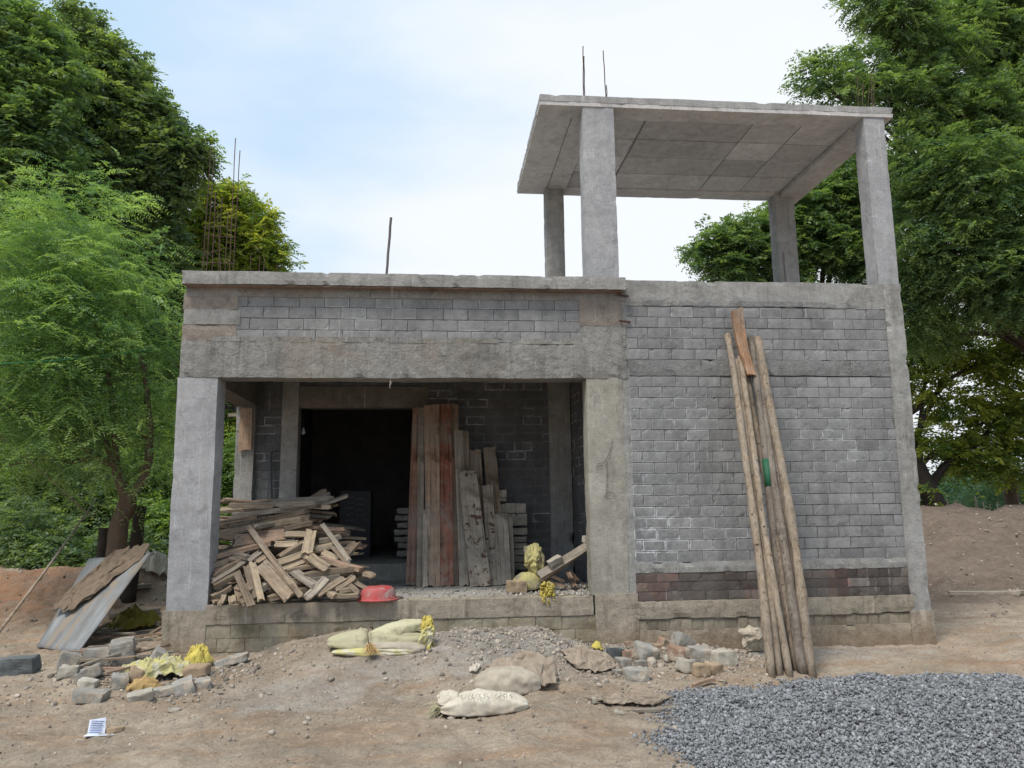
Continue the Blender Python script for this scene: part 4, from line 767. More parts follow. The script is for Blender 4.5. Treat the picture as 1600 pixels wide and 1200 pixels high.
def cloth(nm, c, ax, ay, mat, lab=None, cat='cloth', seed=1, amp=.06, fold=5., n=44, zf=None, parent=None, loc=None, th=.005, fringe=.12, up=(0, 0, 1), base=0.):
    """crumpled sheet: centre c, half axes ax, ay; lies on the ground or zf(x,y)"""
    c = np.array(c, float); ax = np.array(ax, float); ay = np.array(ay, float); up = np.array(up, float); vs = []; org = np.array(loc if loc is not None else c)
    for j in range(n+1):
        for i in range(n+1):
            s_, t_ = i/n*2-1, j/n*2-1; q = Vector((s_*1.6+seed*4, t_*1.6, seed)); d = mnoise.noise_vector(q); d2 = mnoise.noise_vector(q*2.7)
            l = max(1., math.hypot(s_, t_)/1.12); s2 = s_/l+(d[0]*.28+d2[0]*.1)*(1-fringe*0); t2 = t_/l+d[1]*.28+d2[1]*.1
            p = c+ax*s2+ay*t2; W_ = mnoise.noise_vector(Vector((s_*1.1+seed*7, t_*1.1, seed*2.)))*1.1
            r1 = 1-abs(mnoise.noise(Vector((s_*1.3+W_[0]+seed, t_*1.3+W_[1], seed*2))))*3.2; r2 = 1-abs(mnoise.noise(Vector((s_*fold*.45+W_[1]*1.6+seed, t_*fold*.33+W_[0]*1.6, seed*3))))*2.8
            hgt = amp*(.65*max(0, r1)+.42*max(0, r2))*(1-.6*max(abs(s_), abs(t_))**4)+amp*.22*mnoise.noise(q*5.3)+base*(1-.9*min(1, (s_*s_+t_*t_)))
            vd = mnoise.voronoi(Vector((s_*fold*.28+seed, t_*fold*.28+W_[0]*.5, seed*1.3)))[0]; vd2 = mnoise.voronoi(Vector((s_*fold*.7+seed, t_*fold*.7, seed*2.3)))[0]
            hgt += amp*(.55*(vd[1]-vd[0])+.30*(vd2[1]-vd2[0]))
            p = p+(ax*W_[1]+ay*W_[0])*.10*(1-max(abs(s_), abs(t_))*.6)
            if up[2] > .9: p[2] = (zf(p[0], p[1]) if zf else gz(p[0], p[1]))+.006+max(0, hgt)
            else: p = p+up*(.012+max(0, hgt))
            vs.append(p-org)
    fs = [(j*(n+1)+i, j*(n+1)+i+1, (j+1)*(n+1)+i+1, (j+1)*(n+1)+i) for j in range(n) for i in range(n)]
    mb = MB(); mb.add(vs, fs); o = mb.build(nm, M[mat], parent, True)
    if parent is None: o.location = tuple(org); tag(o, lab, cat)
    so = o.modifiers.new('thickness', 'SOLIDIFY'); so.thickness = th; so.offset = 1; return o
def tuft(parent, p, d, n, ln, mat, spread=.5, r=.0025, nm='frayed_end'):
    mb = MB(); d = Vector(d).normalized()
    for i in range(n):
        v_ = (d+Vector((random.gauss(0, spread), random.gauss(0, spread), random.gauss(0, spread*.7)))).normalized(); l = ln*random.uniform(.5, 1.1); o = Vector(p)+Vector((random.gauss(0, .012), random.gauss(0, .012), random.gauss(0, .01)))
        pts = [o, o+v_*l*.5+Vector((0, 0, .01)), o+v_*l+Vector((random.gauss(0, .01), 0, -.02))]
        for q in pts: q.z = max(q.z, -.0)
        mb.tube(pts, [r*1.6, r*1.3, r*.6], 4)
    return mb.build(nm, M[mat], parent)
# folded yellowish sack by the plinth
p = ongr(592, 1012); p[2] = gz(p[0], p[1])
YB = sack('folded_sack', p, (1, .0), .86, .30, .17, 'sack_cream', 'folded yellowish cream sack tied at its middle, lying on the earth mound by the plinth', seed=3, tie=.42)
e2 = MB(); p2 = Vector((.16, -.10, .0))
YB2 = bpy.data.objects.new('tmp', None)
def subsack(parent, off, axd, Lw, Wd, H, mat, seed, name, tie=None, rz=0):
    before = set(bpy.data.objects); sack('x', (0, 0, 0), axd, Lw, Wd, H, mat, '', seed, parent=parent, tie=tie)
    o = [q for q in bpy.data.objects if q not in before][0]; o.name = name; o.location = off; return o
bpy.data.objects.remove(YB2)
subsack(YB, (.10, -.10, -.03), (1, -.12), .60, .20, .11, 'sack_yel', 5, 'folded_flap').data.materials[0] = M['sack_grey']
subsack(YB, (-.02, -.13, -.035), (1, -.08), .72, .16, .07, 'sack_yel', 6, 'sack_fold')
subsack(YB, (.12, .02, .075), (1, .06, .22), .55, .24, .14, 'sack_cream', 8, 'sack_top')
cloth('gathered_mouth', (.40, -.02, .14), (.05, -.02, -.02), (.01, .02, .10), 'yel', seed=4, amp=.045, parent=YB, loc=(0, 0, 0), up=(.3, -.9, .2), n=24)
cloth('gathered_mouth', (.39, -.1, .07), (.06, 0, 0), (.02, .0, .10), 'sack_yel', seed=7, amp=.04, parent=YB, loc=(0, 0, 0), up=(.3, -.9, .2), n=20)
tuft(YB, (-.07, -.2, .05), (.25, -.75, -.25), 60, .17, 'straw', .25); tuft(YB, (.42, -.08, .06), (.1, -.5, -.8), 30, .12, 'yel', .3)
mb = MB(); mb.tube([(-.075+.01*math.sin(a*2), math.cos(a)*.155, .075+math.sin(a)*.10) for a in np.linspace(0, 2*math.pi, 25)], .006, 5); mb.build('tie_string', M['jute'], YB)
# white sack and dusty sack in front
p = ongr(758, 1122); WS = sack('white_sack', (p[0], p[1]+.10, gz(p[0], p[1]+.1)), (1, .06), .60, .27, .15, 'sack', 'white printed woven sack lying in front on the bare earth', seed=11, bend=.06)
tuft(WS, (-.28, -.02, .05), (-1, -.1, .15), 60, .10, 'sack_cream', .45, nm='frayed_mouth'); cloth('loose_flap', (-.25, 0, .10), (.07, 0, .0), (0, .05, .04), 'sack', seed=5, amp=.02, parent=WS, loc=(0, 0, 0), up=(0, -.8, .6), n=14)
for k in range(15):   # faded print
    x_ = -.16+.026*k; m2 = MB(); ph = random.random()*6
    m2.tube([(x_+.009*math.sin(ph+j*2.1*random.uniform(.6, 1.4)), -.098+.04*j/4-.012, .122+.024*j/4) for j in range(5)], random.uniform(.002, .004), 4); m2.build('faded_print', M['black'], WS)
p = ongr(800, 1094); sack('dusty_sack', (p[0]-.02, p[1]+.12, gz(p[0], p[1]+.12)), (1, -.1), .50, .30, .20, 'sack_grey', 'dusty cream sack lying just behind the white printed sack', seed=14)
p = ongr(822, 1075); cloth('jute_cloth', (p[0], p[1]+.12, 0), (.26, -.08, 0), (.05, .17, 0), 'jute_grey', 'crumpled grey brown jute cloth heaped over the dusty sack', seed=6, amp=.06, fold=4, base=.14, n=60)
p = ongr(790, 1042); plank(p+[-.15, -.1, .02], p+[.12, .1, .03], .03, .02, (0, 0, 1), 'wood_old', 'stick', lab='thin stick pointing right above the heaped sacks', cat='stick')
p = ongr(742, 1048); cloth('plastic_scrap', (p[0]+.0, p[1], 0), (.035, 0, 0), (.015, .05, 0), 'sack', 'small whitish plastic scrap left of the dusty sack', 'scrap', seed=9, amp=.04, n=16)
p = ongr(922, 1040); cloth('sackcloth_heap', (p[0], p[1], 0), (.22, 0, 0), (.0, .15, 0), 'jute_grey', 'tan dusty sackcloth crumpled over rubble near the footing', seed=12, amp=.055, fold=5, base=.06, n=70)
p = ongr(933, 1016); cloth('yellow_scrap', (p[0], p[1], 0), (.05, 0, 0), (0, .04, 0), 'yel', 'tiny bright yellow scrap on the tan sackcloth', 'scrap', seed=13, amp=.02, base=.05, n=16)
p = ongr(985, 1104); cloth('twisted_cloth', (p[0], p[1]+.02, 0), (.30, .05, 0), (.02, .04, 0), 'jute_grey', 'twisted tan cloth trailing toward the gravel heap', seed=15, amp=.035, fold=4, base=.03, n=50)
p = ongr(1030, 1112); plank(p+[-.25, -.01, .015], p+[.16, .03, .02], .05, .02, (0, 0, 1), 'wood_grey', 'driftwood_strip', lab='grey wood strip under the twisted cloth at the gravel edge', cat='stick')
p = ongr(1098, 1075); plank(p+[-.08, -.01, .02], p+[.12, .06, .05], .04, .025, (0, 0, 1), 'wood_brown', 'stick', lab='dark stick half buried at the left edge of the gravel', cat='stick')
p = ongr(1180, 1020); cloth('knotted_sack', (p[0], p[1]+.10, gz(p[0], p[1])+.10), (.11, 0, 0), (-.02, .03, .11), 'sack_grey', 'small whitish knotted bundle at the wall left of the poles', 'sack', seed=29, amp=.035, base=.13, up=(0, -.9, .4), n=34)
# veranda yellow sacks
p = atz(826, 925, .56); e = sack('yellow_sack', (p[0], p[1]+.12, .565), (1, -.3), .30, .2, .2, 'sack_dusty', 'dusty yellow sack slumped behind the tan stone on the veranda', seed=21)
p = at(836, 880, .62); cloth('yellow_sack', tuple(p), (.10, 0, .02), (-.03, .02, .19), 'sack_dusty', 'upright crumpled yellow sack with pointed top behind the slumped one', 'sack', seed=23, amp=.07, base=.12, up=(-.1, -1, .1), n=40)
p = atz(857, 930, .56); cloth('yellow_sack', (p[0], p[1]+.04, .56), (.075, .0, .0), (.0, .02, .11), 'yel', 'bright yellow gathered sack end at the veranda edge', 'sack', seed=25, amp=.07, fold=8, up=(0, -1, .2), loc=(p[0], p[1]+.04, .66))
a, c = atz(845, 905, .60), at(930, 846, .42); a[1] = .35; a = at(842, 900, .35)
plank(a, c, .085, .05, (.2, -.8, .6), 'wood_grey', 'timber', lab='grey squared timber slanting up to the middle column', cat='timber')
plank(a+[.03, .1, -.05], c+[-.02, .08, -.03], .06, .04, (.2, -.8, .6), 'wood_brown', 'timber', lab='darker timber behind the grey slanting one', cat='timber')
blk('stone_block', 868, 882, 22, 11, 'bl_pale', 'small pale block balanced on the slanting timber', (.3, -.5, .2), Y=.32, dy=.07); blk('stone_block', 918, 847, 13, 9, 'bl_pale', 'small pale stone lodged at the upper timber end', (0, 0, .2), Y=.42, dy=.07)
P_ = []; 
for i in range(900):
    P_.append((random.gauss(1.35, .25), random.gauss(.55, .4), .556))
P_ = np.array([q for q in P_ if -2 < q[0] < 1.72 and .02 < q[1] < 2.1]+[(random.uniform(-.8, 1.5), random.uniform(.02, 2.), .553) for _ in range(350)]); tag(stones('floor_rubble', P_, rng.uniform(.004, .022, len(P_)), M['bl_grey']), 'grey crumbs and chips littering the veranda floor', 'rubble', kind='stuff')
for i in range(7):
    x_ = random.uniform(1.0, 1.6); y_ = random.uniform(.3, 1.4); a_ = random.uniform(0, 3); plank((x_-.15*math.cos(a_), y_-.15*math.sin(a_), .60), (x_+.15*math.cos(a_), y_+.15*math.sin(a_), .63+random.uniform(0, .1)), .05, .02, (0, 0, 1), 'wood_brown', 'wood_scrap', lab='short dark wood scrap in the rubble behind the yellow sacks', cat='wood scrap', grp='scraps behind the yellow sacks')
# left yellow sack on rubble
p = ongr(262, 1062); SY = cloth('yellow_sack', (p[0]-.06, p[1]+.03, 0), (.25, .12, 0), (.08, -.13, 0), 'sack_yel', 'torn yellow printed sack thrown over rubble at the left column foot', 'sack', seed=33, amp=.07, fold=13, base=.11, n=80)
cloth('yellow_sack', tuple(ongr(308, 1045)), (.10, 0, 0), (.02, .09, 0), 'yel', 'brighter yellow sack end bunched right of the torn printed sack', 'sack', seed=35, amp=.05, fold=10, base=.14, n=50)
cloth('sack_tail', tuple(ongr(225, 1080)), (.12, .05, 0), (.03, -.06, 0), 'straw', 'orange tinted tail end of the torn yellow sack', 'sack', seed=37, amp=.05, base=.05, n=24)
p = ongr(198, 990); cloth('olive_sack', (p[0], p[1]+.2, 0), (.25, .0, 0), (0, .2, 0), 'olive', 'dirty olive yellow sack behind the left rubble', 'sack', seed=39, amp=.12, base=.12, n=30)
p = ongr(243, 893); cloth('pale_bag', (p[0], p[1], 0), (.22, 0, 0), (0, .2, 0), 'sack', 'pale bag lying on the red soil bank beside the left column', 'bag', seed=41, amp=.12, base=.12, n=20)
SG = 'sticks and scraps between the left rubble blocks'
for i in range(26):
    q = ongr(random.uniform(150, 250), random.uniform(985, 1062)); a_ = random.gauss(.3, .6); l_ = random.uniform(.12, .38)
    plank(q+[-l_*math.cos(a_), -l_*math.sin(a_)*.6, .03+random.uniform(0, .05)], q+[l_*math.cos(a_), l_*math.sin(a_)*.6, .04+random.uniform(0, .1)], random.uniform(.02, .06), .018, (0, 0, 1), random.choice(['wood_brown', 'wood_old', 'wood_grey']), 'wood_scrap', lab='broken stick or slat in the litter left of the left column', cat='stick', grp=SG, ragged=.03)
mb = MB(); q = ongr(160, 1066); pts = [(q[0]+.11*math.cos(a)*(1+.1*math.sin(3*a)), q[1]+.07*math.sin(a), gz(q[0], q[1])+.02+.01*math.sin(2*a)) for a in np.linspace(0, 12, 60)]; mb.tube(pts, .007, 5); tag(mb.build('rope_coil', M['jute_grey'], None, True), 'loose coil of pale rope between the left rubble blocks', 'rope')
# leaning sheet with jute
tl, tr, brr, bll = at(139, 874, 1.95), at(237, 864, 1.75), ongr(124, 1020), ongr(58, 1014)
brr[2] = gz(*brr[:2])+.01; bll[2] = gz(*bll[:2])+.01
mb = MB(); vs = []; n1, n2 = 10, 22; nrm_ = np.cross(tr-bll, tl-brr); nrm_ = nrm_/np.linalg.norm(nrm_); nrm_ = nrm_ if nrm_[1] < 0 else -nrm_
for j in range(n2+1):
    for i in range(n1+1):
        s_, t_ = i/n1, j/n2; p = (bll*(1-s_)+brr*s_)*(1-t_)+(tl*(1-s_)+tr*s_)*t_; vs.append(p-bll+nrm_*(.012*math.sin(s_*math.pi*2+1)+.006*mnoise.noise(Vector((s_*5, t_*5, 0)))))
mb.add(vs, [(j*(n1+1)+i, j*(n1+1)+i+1, (j+1)*(n1+1)+i+1, (j+1)*(n1+1)+i) for j in range(n2) for i in range(n1)]); SH = mb.build('roofing_sheet', M['sheet'], None, True); SH.location = tuple(bll)
so = SH.modifiers.new('thickness', 'SOLIDIFY'); so.thickness = .012; tag(SH, 'grey weathered flat sheet leaning on the small tree at left', 'sheet')
cc = tl*.42+tr*.58; dn = (brr+bll)/2-(tl+tr)/2; dn /= np.linalg.norm(dn); ac = (tr-tl)/np.linalg.norm(tr-tl)
cloth('jute_cloth', cc+dn*.36-ac*.10, ac*.24, dn*.52-ac*.20, 'jute', 'brown jute cloth draped over the top of the leaning sheet', seed=44, amp=.04, fold=12, up=nrm_, n=60, th=.006)
# paper
pp = ongr(150, 1150); PA = tag(empty('folded_paper', tuple(pp), (0, 0, -.2)), 'folded printed white paper scrap on the ground at lower left', 'paper')
def page(name, q, parent, mat='paper', k=.0015):
    q = [Vector(x) for x in q]; n_ = (q[1]-q[0]).cross(q[3]-q[0]).normalized()*k; mb = MB(); mb.add(q+[x+n_ for x in q], [(3, 2, 1, 0), (4, 5, 6, 7), (0, 1, 5, 4), (1, 2, 6, 5), (2, 3, 7, 6), (3, 0, 4, 7)]); return mb.build(name, M[mat], parent)
page('page', [(-.06, .0, .004), (.06, -.0, .008), (.05, .02, .11), (-.07, .03, .09)], PA); pg = page('page', [(-.05, -.06, .012), (.13, -.02, .012), (.10, .05, .01), (-.06, .0, .01)], PA)
for k in range(6): page('print_line', [(-.05, -.003+k*.004, .02+k*.013), (.035+(k % 2)*.01, -.006+k*.003, .022+k*.013), (.035+(k % 2)*.01, -.006+k*.003, .026+k*.013), (-.05, -.003+k*.004, .024+k*.013)], PA, 'ink', .0008)
# stick leaning far left, cords
a, c = at(-6, 993, .3), at(150, 780, 3.2); mb = MB(); mb.tube([Vector(a+(c-a)*k/8)+Vector((0, 0, -.03*math.sin(k/8*3.14))) for k in range(9)], [.017-.0008*k for k in range(9)], 7); tag(mb.build('bamboo_pole', M['wood_old'], None, True), 'thin brown pole slanting across the left edge toward the small tree', 'pole')
a, c = at(-20, 569, 1.), at(243, 545, 2.3); mb = MB(); mb.tube([Vector(a+(c-a)*k/12)+Vector((0, 0, -.03*math.sin(k/12*3.14))) for k in range(13)], .004, 5); tag(mb.build('green_cord', M['wire_green'], None), 'thin green cord stretched through the feathery tree at left', 'cord')
mb = MB(); mb.tube([at(0, 683, 1.8), at(60, 733, 1.9), at(135, 800, 2.4), at(148, 812, 2.5)], .006, 5); tag(mb.build('pale_string', M['jute_grey'], None), 'pale cord running down right through the dark shrubs at left', 'cord')
a, c = ongr(1483, 930), ongr(1598, 931); plank(a+[0, 0, .03], c+[.2, 0, .05], .12, .05, (0, 0, 1), 'wood_grey', 'fallen_plank', lab='long grey plank lying on the brown earth at right', cat='plank')
q = ongr(650, 437+470); 
for (x, y, x2, y2, lab) in ((595/3, 925, 235, 921, 'weathered grey log end lying behind the leaning sheet'), (170, 968, 250, 960, 'long brown branch lying left of the left column'), (185, 978, 252, 982, 'pale stick lying level beside the left column foot')):
    a, c = ongr(x, y), ongr(x2, y2); plank(a+[0, 0, .04], c+[0, 0, .05], .07, .05, (0, 0, 1), 'wood_grey', 'fallen_branch', lab=lab, cat='branch')

# ------------------------------------------------------------------ vegetation
def unit(v): return v/np.maximum(1e-9, np.linalg.norm(v, axis=-1, keepdims=True))
def sprays(clumps, n, L, pairs, ll, lw, droop=.35, fill=.35, updir=.15, flat=.0, wob=.28, droop_leaf=.25, cvar=.5, bough=6, bl=1.1, bdroop=.12):
    """clumps: (centre, radii xyz). Returns V, F, lc for n leaf sprays in total"""
    C_ = np.array([c for c, _ in clumps], float); R_ = np.array([r for _, r in clumps], float); w = (R_.prod(1))**(2/3); w /= w.sum()
    k = rng.choice(len(C_), n, p=w); u = unit(rng.normal(size=(n, 3))); rad = np.where(rng.random(n) < fill, rng.random(n)**.5*.8, rng.uniform(.78, 1.05, n))
    # lumpy radius so the outline is uneven
    cl = rng.integers(0, 60, n); lump = unit(rng.normal(size=(len(C_)*60, 3))); idx = k*60+cl; au = unit(u*.35+lump[idx]*.75)
    u = np.where(rng.random((n, 1)) < .72, unit(au+rng.normal(size=(n, 3))*.12), u); lr = 1+wob*(np.modf(np.sin(idx*12.9898)*43758.5)[0])
    o = C_[k]+u*R_[k]*(rad*lr)[:, None]
    d = unit(u*.8+rng.normal(size=(n, 3))*.45+np.array([0, 0, updir])); d[:, 2] *= (1-flat); d = unit(d)
    per = max(1, bough)   # sprays sit along shared, drooping boughs
    g0 = (np.arange(n)//per)*per; o = o[g0]; bd = d[g0]; fq = ((np.arange(n) % per)+.5)/per; Lb = (L*bl*rng.uniform(.6, 1.3, n))[g0]
    o = o+bd*(fq*Lb)[:, None]+np.array([0, 0, -1.])*(bdroop*fq**2*Lb)[:, None]+rng.normal(size=(n, 3))*L*.10
    sd_b = unit(np.cross(bd, np.array([0, 0, 1.])))*np.where(np.arange(n) % 2, 1, -1)[:, None]; d = unit(bd*.75+sd_b*.75+rng.normal(size=(n, 3))*.22+np.array([0, 0, -.25*1.])*fq[:, None])
    bsh = rng.normal(0, .2, n)[g0]+.30*(np.modf(np.abs(np.sin((idx//3)*5.13)*713.3))[0]-.5)
    s = unit(np.cross(d, np.array([0, 0, 1.])+rng.normal(size=(n, 3))*.35)); Ls = L*rng.uniform(.7, 1.25, n)
    t = (np.arange(pairs)+.6)/pairs; T = np.repeat(t, 2)[None, :, None]; sg = np.tile([1, -1], pairs)[None, :, None]
    base = o[:, None, :]+d[:, None, :]*T*Ls[:, None, None]+np.array([0, 0, -1.])*(droop*T**2*Ls[:, None, None])
    m_ = 2*pairs; ld = unit(s[:, None, :]*sg+d[:, None, :]*.45+np.array([0, 0, -droop_leaf])+rng.normal(size=(n, m_, 3))*.16)
    sz = (1-.45*np.abs(T-.45))*rng.uniform(.8, 1.2, (n, m_, 1)); wd = unit(np.cross(ld, s[:, None, :]*.3*sg+np.array([0, 0, 1.])+rng.normal(size=(n, m_, 3))*.65))*lw*sz*.5; le = ld*ll*sz
    Vv = np.stack([base, base+le*.45+wd, base+le, base+le*.45-wd], 2).reshape(-1, 3); q = n*m_
    lc = np.clip(np.repeat(rng.normal(.36, .1, n)+bsh+.18*(fq-.5)+(np.modf(np.abs(np.sin(idx*3.7)*917.3))[0]-.5)*cvar+.12*u[:, 2], m_)+rng.normal(0, .08, q), 0, 1)  # leaves paler toward clump tops, light from above put into the colour
    return Vv, np.arange(q*4).reshape(-1, 4), np.repeat(lc, 4)
def CL(x, y, r, Y, sq=.85, dY=0., ry=.8):
    R = r*mpp(Y); return (at(x, y, Y+dY), (R, R*ry, R*sq))
def limb(mb, pts, r0, r1, n=8, wob=.15):
    pts = [Vector(p) for p in pts]; out = []
    for i in range(len(pts)-1):
        for k in range(4): g_ = k/4; out.append(pts[i].lerp(pts[i+1], g_)+Vector(mnoise.noise_vector(pts[i]*1.3+Vector((k*.4, i, 0))))*r0*.25)
    out.append(pts[-1]); m_ = len(out); mb.tube(out, [r0+(r1-r0)*(i/(m_-1)) for i in range(m_)], n, wob=wob)
def tree(nm, base, clumps, mat, lab, n, L=.34, pairs=6, ll=.11, lw=.038, bark='bark_dark', r0=.25, group=None, cat='tree', trunk=None, kid='crown', **kw):
    base = np.array(base, float); e = tag(empty(nm, tuple(base)), lab, cat, group)
    V_, F_, lc = sprays(clumps, n, L, pairs, ll, lw, **kw); np_mesh(kid, V_-base, F_, M[mat], e, {'lc': lc})
    mb = MB(); cs = [np.array(c)-base for c, _ in clumps]; ctr = sum(cs)/len(cs); zmin = min(c[2]-r[2] for c, (_, r) in zip(cs, clumps))
    if trunk is None:
        fk = Vector((ctr[0]*.25, ctr[1]*.25, max(.3, min(ctr[2]*.45, zmin+1))));
        limb(mb, [(0, 0, -.1), fk*.5+Vector((.03*fk.z, 0, 0)), fk], r0, r0*.7)
        for c in cs:
            c = Vector(c); limb(mb, [fk, fk.lerp(c, .5)+Vector((0, 0, .08*c.length)), c], r0*.38, r0*.07, 6)
    else:
        for pts, a_, b_ in trunk: limb(mb, [np.array(p)-base for p in pts], a_, b_)
    mb.build('trunk' if cat == 'tree' else 'stem', M[bark], e, True); return e
def gpt(x, Y, dx=0):          # ground point below photo column x at depth Y
    p = at(x, 800, Y); return (p[0]+dx, Y, gz(p[0]+dx, Y)-.05)
GT = 'tall trees behind the left side'
tree('dark_tree', gpt(20, 11), [CL(*q, 11) for q in ((15, 55, 60), (-50, 100, 90), (60, 110, 55), (30, 190, 75), (-40, 250, 90), (55, 290, 75), (0, 370, 90), (80, 390, 60), (40, 470, 80))], 'leaf_neem', 'tallest leafy tree in the upper left corner behind the feathery tree', 20000, L=.36, ll=.135, lw=.058, r0=.32, group=GT)
tree('dark_tree', gpt(185, 14), [CL(*q, 14) for q in ((130, 48, 26), (110, 105, 50), (178, 115, 42), (165, 180, 68), (230, 190, 38), (110, 220, 75), (225, 250, 58), (280, 238, 34), (190, 300, 62), (252, 292, 30), (120, 340, 75), (215, 385, 50), (160, 420, 70), (225, 470, 50), (120, 500, 80), (250, 420, 28), (265, 540, 30))], 'leaf_dark', 'big dark round crowned tree with a stepped outline left of the rebars', 25000, L=.42, ll=.16, lw=.068, r0=.35, group=GT, droop=.25)
tree('yellow_green_tree', gpt(345, 17), [CL(*q, 17) for q in ((345, 318, 28), (305, 350, 22), (388, 342, 30), (330, 385, 42), (395, 395, 38), (285, 410, 36), (424, 412, 18), (350, 440, 50), (300, 480, 50), (250, 520, 40), (240, 600, 45), (280, 620, 40), (355, 700, 40), (350, 780, 40))], 'leaf_yel', 'yellow green tree rising behind the rebars on the left roof', 14000, L=.42, ll=.15, lw=.06, r0=.22, group=GT)
# feathery tree in front at left
Yt = 2.5; tb = at(178, 905, Yt); tb[2] = gz(tb[0], tb[1])
T_ = lambda x, y, Y_=Yt: at(x, y, Y_)
tk = [([T_(178, 905), T_(183, 850), T_(192, 800), T_(200, 772)], .13, .10), ([T_(200, 778), T_(222, 755), T_(232, 720), T_(234, 660), T_(228, 600), T_(212, 530), T_(192, 480)], .075, .014),
      ([T_(198, 778), T_(186, 745), T_(182, 728), T_(150, 715), T_(110, 678, 2.2), T_(50, 648, 2.0), T_(-10, 630, 1.8)], .075, .02), ([T_(185, 740), T_(165, 690), T_(130, 620), T_(95, 560), T_(60, 535), T_(30, 532)], .045, .012),
      ([T_(150, 715), T_(110, 722), T_(60, 718), T_(0, 730)], .03, .008), ([T_(95, 605), T_(98, 575), T_(72, 548), T_(40, 535)], .02, .008), ([T_(182, 728), T_(175, 620), T_(150, 500), T_(120, 400), T_(100, 350)], .04, .008), ([T_(232, 700), T_(215, 660), T_(200, 600), T_(180, 540)], .02, .006)]
tree('feathery_tree', tb, [CL(*q, sq=.75) for q in ((60, 350, 45, 2.4), (135, 345, 38, 2.6), (35, 400, 60, 2.2), (150, 410, 55, 2.5), (90, 450, 65, 2.3), (190, 455, 35, 2.6), (20, 480, 70, 2.0), (140, 500, 55, 2.4), (210, 520, 35, 2.6), (60, 560, 70, 2.1), (0, 600, 60, 2.0), (130, 590, 60, 2.5), (215, 600, 38, 2.7), (90, 650, 55, 2.3), (180, 660, 45, 2.6), (240, 650, 30, 2.6), (20, 690, 45, 2.0), (235, 715, 22, 2.5))],
     'leaf_fresh', 'light green feathery small tree with forked trunk behind the leaning sheet', 8200, L=.34, pairs=11, ll=.052, lw=.016, bark='bark', trunk=tk, droop=.45, updir=.25, wob=.35, droop_leaf=.1, flat=.25, bough=12, bl=2.4, bdroop=.35)
mb = MB(); limb(mb, [gpt(158, 2.9), at(160, 862, 2.9), at(162, 825, 2.9)], .07, .06); tag(mb.build('tree_stump', M['bark_dark'], None, True), 'dark stump left of the forked trunk', 'stump'); mb = MB(); limb(mb, [gpt(208, 3.), at(210, 860, 3.), at(222, 790, 3.)], .10, .07); tag(mb.build('trunk_post', M['bark_dark'], None, True), 'dark slender post right behind the forked trunk', 'post')
GS = 'shrubs in the dark undergrowth at left'
SB = ((20, 840, 70, 7., 'leaf_dark', 'dark shrub at the left edge above the red soil bank'), (95, 850, 60, 8.5, 'leaf_dark', 'dark shrub behind the slanting brown pole'), (135, 760, 65, 9., 'leaf_dark', 'dark shrub left of the forked trunk'), (245, 820, 50, 7.5, 'leaf_mid', 'green shrub between forked trunk and left column'), (250, 720, 50, 9., 'leaf_mid', 'taller green shrub beside the left column edge'),
      (30, 740, 75, 9., 'leaf_mid', 'mid green shrub below the lowest feathery branches'), (195, 870, 45, 6.5, 'leaf_dark', 'low dark shrub right behind the leaning sheet'), (360, 840, 50, 8., 'leaf_mid', 'green shrub seen through the open left side of the veranda'), (365, 720, 50, 9.5, 'leaf_mid', 'brighter leafy shrub seen higher through the veranda side'), (70, 880, 40, 6.5, 'leaf_dark', 'low dark ground shrub on top of the red soil bank'), (0, 650, 80, 9.5, 'leaf_dark', 'dark shrub crown behind the feathery branches at the left edge'), (210, 640, 60, 10., 'leaf_mid', 'mid green shrub crown behind the right feathery branch'), (110, 640, 70, 10.5, 'leaf_dark', 'dark shrub crown in the gap of the feathery branches'))
for x, y, r, Y_, mt, lab in SB:
    tree('shrub', gpt(x, Y_), [CL(x, y, r*.8, Y_), CL(x-r*.5, y+r*.3, r*.65, Y_+.2), CL(x+r*.5, y+r*.2, r*.65, Y_-.2), CL(x+r*.1, y+r*.7, r*.7, Y_)], mt, lab, 1900, L=.26, ll=.10, lw=.04, pairs=5, r0=.06, cat='shrub', kid='foliage', group=GS, fill=.6)
# distant mass of woodland: left and right
def band(x0, x1, Y_, y0, y1, cnt, r):
    return [CL(random.uniform(x0, x1), random.uniform(y0, y1), r, Y_+random.uniform(-1, 1)) for _ in range(cnt)]
V_, F_, lc = sprays(band(-250, 430, 20, 560, 860, 70, 45)+band(-200, 260, 22, 440, 600, 25, 45), 16000, .8, 4, .32, .12, fill=.5)
tag(np_mesh('distant_wood', V_, F_, M['leaf_dark'], None, {'lc': lc*.6}), 'dense dark woodland filling the gaps behind the left shrubs', 'woodland', kind='stuff')
V_, F_, lc = sprays(band(1380, 1900, 30, 745, 800, 40, 22)+band(1380, 1900, 26, 770, 810, 25, 20), 9000, .8, 4, .28, .10, fill=.5)
tag(np_mesh('distant_wood', V_, F_, M['leaf_blue'], None, {'lc': lc*.6}), 'hazy blue green woodland beyond the stick fence at right', 'woodland', kind='stuff')
